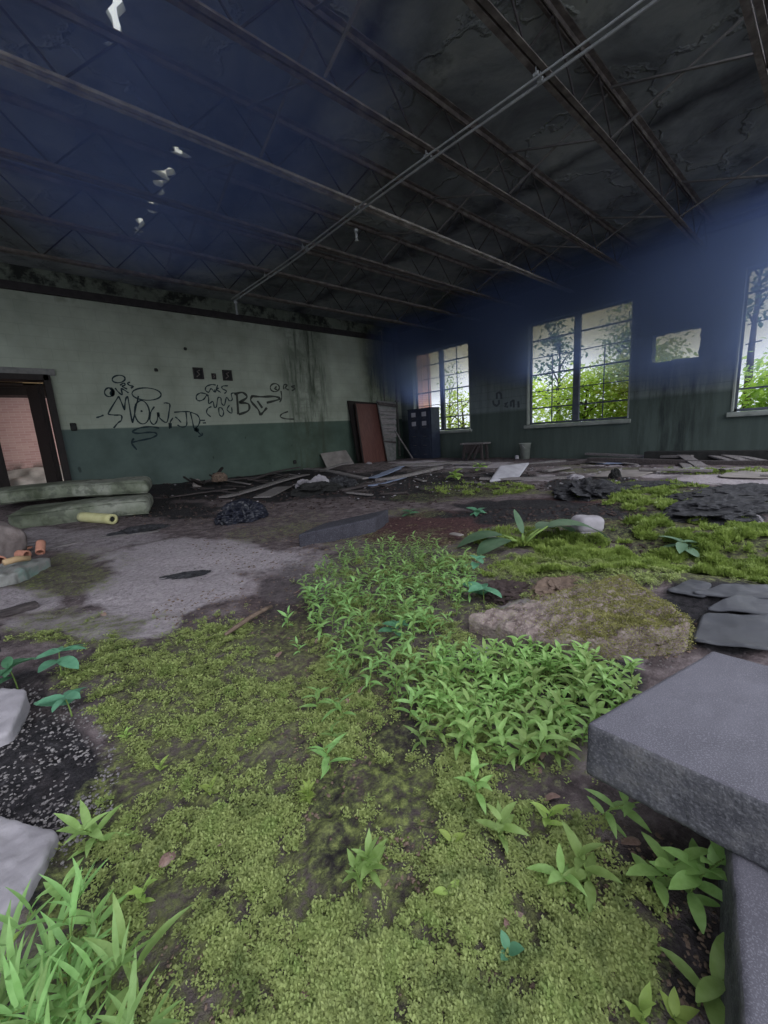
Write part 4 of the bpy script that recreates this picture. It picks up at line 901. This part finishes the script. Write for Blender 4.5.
up=weedset('leafy_weed',[(.12,10,.047,.0115,i,dict(bend=.35,el0=.25,el1=.75,droop=.5,phyl=2.6)) for i in range(6)],'leaf')
upper=[(300,606),(326,572),(345,552),(425,548),(468,562),(478,590),(462,614),(446,640),(470,672),(440,716),(400,716),(345,690),(312,640)]
UPN,UPF=split_far(scatter(upper,235,.040,1),150)
merge_rest(up,UPF,'mass of small leafy weeds at the far side of the green patch','leaf','weeds',.5,1.05,31)
place(up,UPN,'small leafy weed in the dense green patch between the dark block and mossy slab','weeds of the upper leafy patch',.55,1.15,1)
lo_=weedset('leafy_weed',[(.10,10,.045,.0125,20+i,dict(bend=.35,el0=.25,el1=.85,droop=.5,phyl=2.5)) for i in range(8)],'leafb')
lower=[(440,664),(505,656),(565,664),(634,688),(622,712),(590,744),(530,776),(470,764),(425,735),(415,695)]
LON,LOF=split_far(scatter(lower,150,.034,2),122)
merge_rest(lo_,LOF,'mass of bright weeds close against the mossy slab','leafb','weeds',.55,1.1,32)
place(lo_,LON,'bright leafy weed in the patch directly in front of the mossy slab','weeds before the mossy slab',.55,1.15,2)
sp=weedset('leafy_weed',[(.09,7,.055,.014,40+i,dict(bend=.3,el0=.2,el1=.8,droop=.4)) for i in range(3)],'leaf')
place(sp,[tuple(g3(*p)[:2]) for p in ((318,712),(335,742),(350,690),(330,770),(300,655),(288,628),(345,720),(410,720),(420,745),(360,660),(322,630))],'straggling weed at the bare edge of the leafy patch','stragglers at the patch edge',.6,1.0,3)
# distinct foreground plants
def solo(px,py,mk,lm,label,s=1.,name='seedling',rz=0.,tilt=(0,0),cat='plant',group=None):
    p=g3(px,py); o=proto(name,mk,M[lm],label,cat,group,(p[0],p[1],p[2]-.004)); o.scale=(s,)*3; o.rotation_euler=(*tilt,rz); return o
solo(372,878,make_plant(.055,13,.042,.013,1,bend=.1,el0=.2,el1=1.2,droop=.25,base=.25),'leafb','bushy lance-leaved seedling alone in the middle foreground moss',1.,rz=1)
solo(360,884,make_plant(.045,8,.036,.012,71,bend=.2,el0=.2,el1=1.1,droop=.25,base=.25),'leafb','smaller seedling leaning against the bushy middle foreground seedling')
solo(308,803,make_plant(.04,16,.024,.008,2,bend=.1,el0=.2,el1=1.2,droop=.3,base=.2),'leafyoung','fluffy small seedling above the bushy middle foreground seedling')
solo(450,905,make_plant(.03,4,.026,.013,3,shape='oval',bend=.2,el0=.3,el1=.9),'leafyoung','tiny yellow green seedling below right of the bushy one')
solo(452,846,make_plant(.025,3,.026,.013,33,shape='oval',bend=.2,el0=.3,el1=.9),'leafyoung','tiny two leaved seedling right of the bushy one')
solo(478,800,make_plant(.075,8,.05,.015,4,bend=.2,el0=.2,el1=.9,droop=.35),'leafb','upright lance-leaved plant left of the slab, farther one')
solo(500,838,make_plant(.07,8,.045,.015,5,bend=.25,el0=.2,el1=.8,droop=.4),'leafb','upright lance-leaved plant left of the slab, nearer one')
solo(546,826,make_plant(.05,6,.04,.014,6,bend=.25,el0=.3,el1=.9),'leafyoung','small plant between the slab plants and the moss')
solo(600,822,make_plant(.10,10,.055,.017,7,bend=.9,el0=.1,el1=.6,droop=.4),'leafb','arching plant whose leaves climb the slab corner',rz=3.)
solo(590,888,make_plant(.06,8,.055,.018,8,bend=.4,el0=.1,el1=.7,droop=.4),'leafb','broad-leaved weed in front of the slab, above the mossy tuft')
solo(560,880,make_plant(.05,6,.05,.016,18,bend=.5,el0=.1,el1=.6,droop=.4),'leafb','weed left of the broad-leaved weed before the slab',rz=2.5)
solo(688,903,make_plant(.12,15,.058,.021,9,shape='oval',bend=.35,el0=.15,el1=.9,droop=.35,base=.1),'leafb','tallest leafy plant standing between the slab and its curb stone',1.,rz=2.2)
solo(652,890,make_plant(.08,9,.055,.02,19,shape='oval',bend=.5,el0=.15,el1=.8,droop=.35),'leafb','leafy plant left of the tallest plant under the slab',rz=1)
solo(698,1006,make_plant(.075,6,.055,.02,10,shape='oval',bend=.6,el0=.1,el1=.6,droop=.3),'leafb','few-leaved plant near the lower right corner with a yellowed leaf',rz=1.8)
solo(676,1024,make_plant(.03,5,.03,.014,12,bend=.3),'leafyoung','little seedling at the bottom edge beside the curb stone')
solo(645,1026,make_plant(.03,5,.03,.012,13,bend=.3),'leafyoung','seedling at the bottom edge left of the curb stone')
solo(508,958,make_plant(.02,4,.022,.014,14,shape='oval'),'leafteal','tiny blue green seedling in the lower middle moss')
solo(210,795,make_plant(.03,6,.024,.009,15),'leafyoung','small seedling in the moss left of the fluffy one') 
# left blue green five-leaflets
solo(72,716,make_plant(.055,6,.062,.026,16,shape='oval',bend=.1,el0=.1,el1=.15,droop=.25,phyl=1.25,whorl=True),'leafteal','blue green five-leaflet plant at left, nearest one',1.35,rz=.5)
solo(18,690,make_plant(.07,7,.062,.026,17,shape='oval',bend=.1,el0=.1,el1=.2,droop=.2,phyl=1.1,whorl=True),'leafteal','blue green leaflet plant cut by the left edge',1.4,rz=.5)
solo(62,676,make_plant(.075,7,.06,.026,27,shape='oval',bend=.1,el0=.05,el1=.2,droop=.2,phyl=1.0,whorl=True),'leafteal','blue green leaflet plant behind the nearest one at left',1.4,rz=1.5)
solo(484,604,make_plant(.055,7,.085,.045,28,shape='oval',bend=.1,el0=.05,el1=.15,droop=.35,phyl=1.1,whorl=True),'leafteal','blue green broad seedling at the left tip of the mossy slab',1.45,rz=.3)
solo(476,574,make_plant(.10,6,.075,.04,29,shape='oval',bend=.1,el0=.05,el1=.3,droop=.35,phyl=1.1,whorl=True),'leafteal','blue green broad seedling behind the one at the slab tip',rz=.9)
solo(396,640,make_plant(.07,7,.06,.03,30,shape='oval',bend=.1,el0=.1,el1=.3,droop=.3,phyl=1.,whorl=True),'leafteal','blue green seedling amid the upper leafy patch',rz=.9)
# left foreground seedlings and the long-leaved clump
ll=weedset('long_leaved_weed',[(.12,13,.060,.0072,60+i,dict(bend=.5,el0=.5,el1=1.15,droop=.3,phyl=2.8)) for i in range(4)],'leaf')
place(ll,[tuple(g3(*p)[:2]) for p in ((10,1040),(35,1030),(60,1045),(85,1035),(100,1015),(25,1000),(70,1000),(120,1045),(-10,1010),(150,1050),(50,1060),(95,1060),(20,1060),(0,1030),(75,1020),(110,1000),(45,985))],'long-leaved weed in the clump at the bottom left corner','long-leaved weeds at the bottom left',.85,1.15,5)
solo(102,845,make_plant(.075,11,.06,.014,50,bend=.4,el0=.3,el1=.9,droop=.45),'leafb','long-leaved weed beside the dark gravel at left',rz=.2)
solo(140,1000,make_plant(.09,6,.075,.014,51,bend=.4,el0=.5,el1=1.1,droop=.35),'leafb','tall weed right of the bottom left clump, leaning right',rz=.2)
solo(60,905,make_plant(.05,6,.04,.011,52,bend=.4,el0=.3,el1=.9),'leafb','small weed beside the pale concrete at bottom left')
solo(100,930,make_plant(.05,7,.045,.012,53,bend=.4,el0=.4,el1=1),'leafb','weed between the pale concrete and the foreground moss')
solo(142,905,make_plant(.045,6,.03,.010,54,bend=.3),'leafyoung','slender pale seedling in moss left of centre near the bottom')
solo(126,740,make_plant(.03,6,.022,.009,55),'leafyoung','faint seedling in moss, farthest of the two by the gravel')
solo(160,772,make_plant(.03,6,.024,.009,56),'leafyoung','curling seedling in moss, nearer of the two by the gravel')
solo(10,945,make_plant(.03,4,.02,.010,57,shape='oval'),'leafyoung','tiny seedling at the left edge under the pale concrete')
solo(0+290,478+6,make_plant(.0+.03,4,.03,.02,58),'leaf','x') if False else None
# burdock-like broad plant
p=g3(522,546); o=empty('broad_leaved_plant',p,'broad-leaved plant with drooping grey green leaves in mid floor','plant')
fo=MB();st=MB(); 
for az,L,el,w,dr in ((math.radians(-45),.56,.30,.22,.62),(math.radians(-15),.48,.20,.22,.5),(math.radians(138),.42,.22,.20,.5),(math.radians(165),.36,.16,.18,.45),(math.radians(60),.24,1.30,.055,.15),(math.radians(-80),.20,1.05,.055,.5)):
    d=orient(np.array([[0,0,0],[.4*L,0,0]]),az,el+.35); st.tube(np.array([d[0],d[1]*.5+(0,0,.015),d[1]]),[.012,.009,.006],6); v,f=leafgeo(L*.8,w,dr,.12,10,'oval'); fo.add(orient(v,az,el*.8)+d[1],f)
fo.build('foliage',M['leafbur'],o,smooth=True); st.build('stem',M['stem'],o,smooth=True)
fw=weedset('floor_weed',[(.09,8,.12,.07,80+i,dict(shape='oval',bend=.3,el0=.1,el1=.6,droop=.5)) for i in range(2)],'leafyoung')
fars=[((456,480),'bright weed among debris left of the whitish square board',0.9),((480,470),'bright weed behind the whitish square board',0.9)]
for (pp,lab,s),(o,ok) in zip(fars,fw):
    q=g3(*pp); o.location=(q[0],q[1],q[2]); o.scale=(s*1.6,)*3; tag(o,lab,'plant')
solo(683,548,make_plant(.05,9,.12,.05,90,shape='oval',bend=.2,el0=.0,el1=.1,droop=.3),'leafbur','low pale grey green weed lying in the grass at right',1.,'floor_weed')
solo(410,514+1,make_plant(.05,7,.10,.04,91,shape='oval',bend=.2,el0=.0,el1=.3,droop=.3),'leafteal','small bluish weed on the dark soil right of the dark block',1.,'floor_weed')
solo(478,514,make_plant(.05,7,.10,.05,92,shape='oval',bend=.2,el0=.0,el1=.3,droop=.3),'leafteal','dark bluish weed behind the broad-leaved plant',1.,'floor_weed')

# moss: tiny leaflets covering the floor (nobody could count them)
def mossfield():
    rng=np.random.default_rng(3); N=340000
    r=.30+2.4*rng.random(N)**1.25; t=np.radians(rng.uniform(-8,98,N)); x=r*np.cos(t); y=r*np.sin(t)
    q=np.c_[x,y,np.full(N,-CH)]@RC.T; u=q[:,0]/q[:,2]*FPX+384; v=q[:,1]/q[:,2]*FPX+512
    ok=(q[:,2]>.05)&(u>-60)&(u<830)&(v<1090); x,y,u,v=x[ok],y[ok],u[ok],v[ok]; P=np.c_[x,y]
    nz=fbm(P*3,21,5); m=np.zeros(len(P)); dk=np.zeros(len(P))
    for k,a_ in (('moss',m),('dark',dk)):
        for cx,cy,rx,ry,a in PATCH[k]:
            d=np.sqrt(((u-cx)/rx)**2+((v-cy)/ry)**2)+(nz-.5)*.8; np.maximum(a_,a*np.clip((1.15-d)/.35,0,1),out=a_)
    pal=np.zeros(len(P))
    for cx,cy,rx,ry,a in PATCH['pale']:
        d=np.sqrt(((u-cx)/rx)**2+((v-cy)/ry)**2)+(nz-.5)*.8; np.maximum(pal,a*np.clip((1.15-d)/.35,0,1),out=pal)
    dens=m*(1-.75*dk)*(1-.6*pal); cl=fbm(P*5,41,3)*.35+fbm(P*17,42,3)*.35+fbm(P*48,43,3)*.3
    keep=(rng.random(len(P))<np.clip((cl-.5)*6.5+(dens-.68)*1.5,0,1)**1.3)&(m>.05)
    P=P[keep]; cl=cl[keep]; z=terr(P[:,0],P[:,1])+(fbm(P*24,8,4)-.5)*.026+np.clip(cl-.5,0,1)*.05; n=len(P); rr=np.hypot(P[:,0],P[:,1])
    k=4; out=[]
    for j in range(k):
        az=rng.uniform(0,6.28,n); el=rng.uniform(.0,1.0,n); L=rng.uniform(.0038,.0088,n)*(.85+.25*rr)*(.5+1.*cl); w=L*rng.uniform(.4,.65,n)
        d=np.c_[np.cos(az)*np.cos(el),np.sin(az)*np.cos(el),np.sin(el)]; s=np.c_[-np.sin(az),np.cos(az),np.zeros(n)]
        b=np.c_[P+rng.normal(0,.0034,(n,2)),z+rng.uniform(-.002,.011,n)]
        out.append(np.stack([b,b+d*L[:,None]*.55+s*w[:,None]/2,b+d*L[:,None]-np.c_[0*L,0*L,L*.2],b+d*L[:,None]*.55-s*w[:,None]/2],1))
    Q=np.concatenate(out); tag(quads('moss',Q,M['moss']),'low yellow green moss spreading over the foreground floor','moss',kind='stuff'); return n
NM=mossfield()
# fine mossy tufts on the mossy slab
def slabmoss():
    rng=np.random.default_rng(5); N=34000; o=bpy.data.objects['mossy_slab']; me=o.data; n=len(me.vertices); co=np.empty(n*3); me.vertices.foreach_get('co',co); nn=np.empty(n*3); me.vertices.foreach_get('normal',nn); co=co.reshape(-1,3)+np.array(o.location); nn=nn.reshape(-1,3)
    # moss grows on the right-hand part of the slab and over its near rim
    q=(co-np.array((0,0,CH)))@RC.T; u=q[:,0]/q[:,2]*FPX+384; w=np.clip((u-530)/80,0.02,1)*(nn[:,2]>-.2); w/=w.sum()
    i=rng.choice(n,N,p=w); b=co[i]+rng.normal(0,.007,(N,3))*(1,1,.2)+nn[i]*.002; az=rng.uniform(0,6.28,N); d=nn[i]*.8+np.c_[np.cos(az),np.sin(az),np.zeros(N)]*.9; d/=np.linalg.norm(d,axis=1)[:,None]
    s=np.cross(d,rng.normal(size=(N,3))); s/=np.linalg.norm(s,axis=1)[:,None]; L=rng.uniform(.004,.008,N)[:,None]; W=L*.3
    mo=quads('moss_cover',np.stack([b,b+d*L*.5+s*W,b+d*L,b+d*L*.5-s*W],1)-np.array(o.location),M['mossy'],o); tag(mo,'olive moss tufts',kind='stuff')
slabmoss()
# fine grass carpet at the right
def grassfield():
    rng=np.random.default_rng(9); px=[]; 
    for cx,cy,rx,ry,n in ((665,566,140,26,44000),(560,575,80,16,6000),(700,536,90,12,14000),(600,545,70,10,5000),(690,512,90,8,9000),(640,497,80,8,8000),(720,578,70,12,12000),(520,541,60,9,3500),(720,472,60,3,1800),(640,488,70,4,2500),(480,490,55,7,2500),(585,866,26,30,0)):
        a=rng.uniform(0,6.28,n); r=np.sqrt(rng.random(n)); px.append(np.c_[cx+rx*r*np.cos(a),cy+ry*r*np.sin(a)])
    px=np.concatenate(px); d=np.c_[(px[:,0]-384)/FPX,(px[:,1]-512)/FPX,np.ones(len(px))]@RC; P=d[:,:2]*(-CH/d[:,2])[:,None]
    cl=fbm(P*9,51,3); dk=np.zeros(len(P))
    for cx,cy,rx,ry,a in PATCH['dark']+PATCH['red']: np.maximum(dk,a*np.clip((1.25-np.sqrt(((px[:,0]-cx)/rx)**2+((px[:,1]-cy)/ry)**2)-(fbm(P*5,77,3)-.5)*.9)/.3,0,1),out=dk)
    ok=(cl-.30*dk>.36)&(P[:,0]<9.2)&~((px[:,0]>470)&(px[:,0]<705)&(px[:,1]>578)); P=P[ok]; cl=cl[ok]; n=len(P); z=terr(P[:,0],P[:,1])-.004+(cl-.4)*.09
    rr=np.hypot(P[:,0],P[:,1]); out=[]
    for j in range(2):
        az=rng.uniform(0,6.28,n); L=rng.uniform(.012,.030,n)*(.4+1.2*(cl-.3)*2)*np.clip(rr/2.4,.8,1.5); lean=rng.uniform(.2,1.0,n); w=.0020*np.clip(rr/1.4,1,4)
        d=np.c_[np.cos(az)*np.sin(lean),np.sin(az)*np.sin(lean),np.cos(lean)]; s=np.c_[-np.sin(az),np.cos(az),0*az]*w[:,None]; b=np.c_[P+rng.normal(0,.006,(n,2)),z]
        out.append(np.stack([b-s,b+s,b+d*L[:,None]+s*.3-np.c_[0*L,0*L,L*.25],b+d*L[:,None]-s*.3-np.c_[0*L,0*L,L*.25]],1))
    tag(quads('grass',np.concatenate(out),M['grass']),'fine bright green grass and moss on the floor at right','grass',kind='stuff')
grassfield()
# gravel and bark litter
def litter(name,polys,n,size,mt,label,seed,cat):
    rng=np.random.default_rng(seed); pat,fc=gridbox((1,1,1)); out=[]
    P=[]
    for cx,cy,rx,ry,k in polys:
        a=rng.uniform(0,6.28,k); r=np.sqrt(rng.random(k)); P.append(np.c_[cx+rx*r*np.cos(a),cy+ry*r*np.sin(a)])
    px=np.concatenate(P); d=np.c_[(px[:,0]-384)/FPX,(px[:,1]-512)/FPX,np.ones(len(px))]@RC; W=d[:,:2]*(-CH/d[:,2])[:,None]; W=W[(W[:,0]<9.7)&(W[:,1]<9.85)]; z=terr(W[:,0],W[:,1]); rr=np.hypot(W[:,0],W[:,1]); fx,ff=rbox((1,1,.45),.2,(2,2,2))
    for (x,y),zz,r_ in zip(W,z,rr):
        s=size*rng.uniform(.4,1.3)*(.8+.25*r_); v=fx*(1+rng.normal(0,.16,fx.shape))*s*np.array((1,rng.uniform(.5,.9),1)); out.append(v@Rx(rng.normal(0,.35)).T@Rz(rng.uniform(0,6.28)).T+(x,y,zz+s*.12))
    tag(quads(name,np.array(out),M[mt],nv=len(fx),faces=[list(q) for q in ff]),label,cat,kind='stuff')
litter('gravel',[(45,775,75,75,1300),(20,700,30,20,60),(60,840,40,30,80),(110,540,80,12,90),(230,565,90,20,120),(620,700,26,20,40),(640,665,40,8,30),(60,600,40,20,50)],0,.0065,'gravelm','small pale gravel and chips strewn over the left floor',4,'gravel')
litter('debris',[(230,487,200,14,500),(400,486,110,13,420),(480,476,60,5,120),(560,517,110,9,260),(590,487,60,9,220),(725,502,60,13,260),(650,545,90,6,120),(150,512,90,10,160),(640,463,90,3,120),(330,500,120,10,200)],0,.016,'soilclod','dark rubble crumbs covering the wet black floor at the back',12,'debris')
litter('debris',[(230,489,190,14,60),(400,484,110,12,80),(590,485,60,8,40),(725,502,60,13,40),(620,470,120,5,60),(480,474,80,6,40)],0,.014,'concrete','pale chips scattered over the dark floor at the back',13,'debris')
litter('bark_litter',[(300,548,110,24,380),(250,520,120,16,260),(210,610,60,20,160),(430,540,60,14,160),(560,600,60,12,120),(660,640,50,20,160),(620,530,100,14,160),(330,720,50,120,260),(420,680,120,50,200),(500,735,90,40,150),(270,600,60,40,160),(540,590,60,14,120),(610,880,80,60,200),(690,960,50,60,120),(430,860,60,40,120),(400,530,70,14,120),(300,980,200,50,160),(500,980,140,60,160)],0,.008,'stick','brown bark bits and soil crumbs between the plants',5,'litter')
# fallen leaves and bigger bits, one object each
dl=[]
for i in range(3):
    v,f=leafgeo(.05,.028,.5,-.35,7,'oval'); v=v+np.c_[0*v[:,0],0*v[:,0],.006*np.sin(v[:,0]*90+i)+.004]; o=mesh('fallen_leaf',v,f,M['deadleaf'],None,(0,0,0),True); dl.append((o,[False]))
r=random.Random(5)
for i,pp in enumerate([(330,657),(365,690),(372,672),(350,700),(405,648),(440,660),(450,670),(425,700),(432,706),(398,632),(300,610),(318,640),(290,640),(282,655),(240,590),(102,615),(215,600),(445,668),(560,800),(530,768),(505,930),(300,1000),(590,940),(220,850),(160,870),(640,850),(470,720),(545,755),(480,650),(300,592),(260,580),(275,568)]):
    src,ok=dl[i%3]; o=src if not ok[0] else dup(src); ok[0]=True; p=g3(*pp); o.location=(p[0],p[1],p[2]+.006); s=r.uniform(.5,1.0); o.scale=(s,s,s); o.rotation_euler=(r.uniform(-.4,.4),r.uniform(-.3,.3),r.uniform(0,6.28)); tag(o,'curled brown fallen leaf lying on the soil among moss and weeds','leaf','fallen leaves')

# ------------------------------------------------------------------ outside
b=MB(); v,f=gridbox((30,40,1)); b.add(v*(12,16,.05)+(WX+.3+12,3,-.25),f); tag(b.build('ground_outside',M['outground']),'grassy ground outside the windows','ground',kind='structure')
def tree(x,y,h,cr,n,ls,mt,label,name='leafy_tree',seed=0,low=.15,flat=1.,lean_=(0,0)):
    rng=np.random.default_rng(seed); root=empty(name,(x,y,-.2),label,'tree'); st=MB()
    top=np.array((lean_[0],lean_[1],h*.8)); st.tube([(0,0,0),top*.5+(rng.normal(0,.1),rng.normal(0,.1),0),top],[.05+.012*h,.035+.006*h,.015],7)
    tips=[]
    for i in range(11):
        t=rng.uniform(low+.05,.95); a=rng.uniform(0,6.28); p=top*t; q=p+np.array((math.cos(a)*cr*.8,math.sin(a)*cr*.8,h*rng.uniform(.0,.18))); st.tube([p,(p+q)/2+(0,0,.1),q],[.03,.02,.008],5); tips+=[q,(p+q)/2]
    st.build('trunk',M['bark'],root,smooth=True)
    # leaf clusters on an uneven crown
    k=max(14,int(26*cr)); C=[]
    for i in range(k):
        t=rng.uniform(low,1.02); a=rng.uniform(0,6.28); rad=cr*math.sqrt(rng.random())*(1-.55*max(0,t-.45)/.55)*(.6+.4*min(1,t/.35)); C.append((top[0]*t+rad*math.cos(a),top[1]*t+rad*math.sin(a),h*t))
    C=np.array(C+[tuple(q) for q in tips]); i=rng.integers(0,len(C),n); P=C[i]+rng.normal(0,1,(n,3))*(.26*cr**.5,.26*cr**.5,.2*cr**.5*flat)
    P[:,2]=np.maximum(P[:,2],.05)
    az=rng.uniform(0,6.28,n); el=rng.uniform(-.9,.5,n); d=np.c_[np.cos(az)*np.cos(el),np.sin(az)*np.cos(el),np.sin(el)]; s=np.cross(d,np.c_[rng.normal(0,.5,n),rng.normal(0,.5,n),np.ones(n)]); s/=np.linalg.norm(s,axis=1)[:,None]; L=(ls*rng.uniform(.6,1.3,n))[:,None]
    quads('crown',np.stack([P,P+d*L*.45+s*L*.24,P+d*L,P+d*L*.45-s*L*.24],1),M[mt],root); return root
tree(12.2,4.9,2.5,.95,4200,.15,'tree1','light green bush filling the left lower part of the middle window',seed=1,low=.1)
tree(12.6,3.5,2.9,1.05,4600,.15,'tree1','yellow green bush filling the right lower part of the middle window',seed=2,low=.1)
tree(13.5,4.35,5.0,.6,1300,.17,'tree2','mid green tree rising at the right side of the middle window',seed=3,low=.25)
tree(13.9,6.5,4.6,.7,900,.17,'tree3','darker thin tree at the left side of the middle window',seed=4,low=.3)
tree(12.5,9.5,2.7,.8,1900,.13,'tree1','thin light green shrub seen through the right half of the far window',seed=5,low=.05)
tree(13.6,10.9,3.6,.5,500,.13,'tree2','sparse sapling in the middle of the far window',seed=6,low=.1)
tree(12.0,.9,1.9,.9,3000,.15,'tree2','green bush low behind the broken right window',seed=7,low=.05)
tree(12.6,-.6,2.0,.9,2200,.15,'tree1','light green bush beyond the broken right window at the frame edge',seed=8,low=.05)
tree(14.6,1.75,6.4,.9,900,.2,'tree3','dark tree whose boughs cross the top of the right window',seed=9,low=.55)
tree(12.6,2.75,2.5,.6,1500,.13,'tree3','dark leafy bush seen through the small wall opening',seed=10,low=.2)
tree(18.5,5.2,3.6,1.7,3000,.28,'tree2','big pale green tree far behind the middle window bushes',seed=11,low=.1)
tree(19.,10.6,3.4,1.6,2200,.28,'tree1','big light tree far behind the far window shrub',seed=12,low=.1)
tree(18.5,0.8,3.2,1.7,2400,.28,'tree1','big light tree far behind the right window bushes',seed=13,low=.1)
b=MB(); b.box((12.75,15.4,2.2),(.5,8,5.2)); o=b.build('wall_outside',M['brickout']); tag(o,'pink brick wall standing outside beyond the far window','wall',kind='structure')

# ------------------------------------------------------------------ light
W=bpy.data.worlds.new('overcast'); scn.world=W; W.use_nodes=True; nt=W.node_tree; bg=nt.nodes['Background']
g=tc(nt,'Generated'); c=ramp(nt,noise(nt,g,2.5,4),[(.3,(.82,.90,1.06)),(.6,(.93,1.,1.13))]); nt.links.new(c,bg.inputs[0]); bg.inputs[1].default_value=1.03
def sun(name,az,el,st,ang,col):
    d=bpy.data.lights.new(name,'SUN'); d.energy=st; d.angle=math.radians(ang); d.color=col; o=bpy.data.objects.new(name,d); COL.objects.link(o)
    v=Vector((math.cos(el)*math.cos(az),math.cos(el)*math.sin(az),math.sin(el))); o.rotation_euler=v.to_track_quat('Z','Y').to_euler(); return o
sun('bright_overcast_sky',math.radians(-125),math.radians(52),1.65,75,(1.,.98,1.))
sun('window_side_sky',math.radians(8),math.radians(28),3.2,60,(.93,.97,1.))
sun('low_fill_sun',math.radians(-100),math.radians(15),1.15,45,(.95,1.,.98))  # extra low sun added behind the camera to brighten the graffiti wall
# daylight at the unseen end of the corridor
d=bpy.data.lights.new('corridor_daylight','AREA'); d.energy=85; d.size=1.2; d.size_y=2.; d.shape='RECTANGLE'; d.color=(1,.93,.92); o=bpy.data.objects.new('corridor_daylight',d); COL.objects.link(o); o.location=(3.2,11.0,.9); o.rotation_euler=(Vector((-1,.22,-.12))).to_track_quat('-Z','Y').to_euler()

def bloom_volume(c,r,dens,col,label):  # added blue scattering volumes that imitate bloom around windows and roof holes
    Mh=bpy.data.materials.new('blue_bloom'); Mh.use_nodes=True; nt=Mh.node_tree; nt.nodes.clear(); o_=nt.nodes.new('ShaderNodeOutputMaterial'); vsn=nd(nt,'ShaderNodeVolumeScatter',Anisotropy=.15); vsn.inputs['Color'].default_value=(*col,1); co=tc(nt,'Object',tuple(1/q for q in r)); ln=nt.nodes.new('ShaderNodeVectorMath'); ln.operation='LENGTH'; nt.links.new(co,ln.inputs[0])
    f_=mth(nt,'SUBTRACT',1.,mth(nt,'MULTIPLY',ln.outputs['Value'],ln.outputs['Value']),clamp=True); f_=mth(nt,'POWER',f_,1.5); f_=mth(nt,'MULTIPLY',f_,mth(nt,'MULTIPLY_ADD',noise(nt,co,2.,2),.8,.6)); dn=mth(nt,'MULTIPLY',f_,dens); nt.links.new(dn,vsn.inputs['Density']); ab=nt.nodes.new('ShaderNodeVolumeAbsorption'); ab.inputs['Color'].default_value=(*[.38+.62*q for q in col],1); nt.links.new(dn,ab.inputs['Density']); ad=nt.nodes.new('ShaderNodeAddShader'); nt.links.new(vsn.outputs[0],ad.inputs[0]); nt.links.new(ab.outputs[0],ad.inputs[1]); nt.links.new(ad.outputs[0],o_.inputs['Volume'])
    u,f=gridbox((14,14,14)); v=np.clip(u/np.linalg.norm(u,axis=1)[:,None]*np.asarray(r)+np.asarray(c),(-5,-5,.5),(WX-.02,WY-.13,DECK-.14))-np.asarray(c); tag(mesh('bloom_volume',v,f,Mh,None,c),label,'bloom_volume',kind='stuff')
HC=(.27,.40,1.)
bloom_volume((9.4,8.3,3.1),(1.8,2.4,1.6),1.9,HC,'blue volume imitating bloom before the far window')
bloom_volume((9.4,4.9,3.3),(2.0,2.8,1.6),1.9,HC,'blue volume imitating bloom before the middle window')
bloom_volume((9.4,1.9,2.9),(2.0,2.6,1.7),1.9,HC,'blue volume imitating bloom around the small wall opening')
bloom_volume((1.6,4.6,3.9),(2.1,3.1,1.2),.75,HC,'blue volume imitating bloom under the roof holes')

vs=scn.view_settings; scn.display_settings.display_device='sRGB'; vs.view_transform='Standard'; vs.look='None'; vs.exposure=0; vs.gamma=1; vs.use_curve_mapping=False
scn.cycles.use_denoising=True
try: scn.cycles.denoiser='OPENIMAGEDENOISE'
except Exception: pass
scn.cycles.max_bounces=6; scn.cycles.diffuse_bounces=4; scn.cycles.transparent_max_bounces=8; scn.cycles.caustics_reflective=False; scn.cycles.caustics_refractive=False
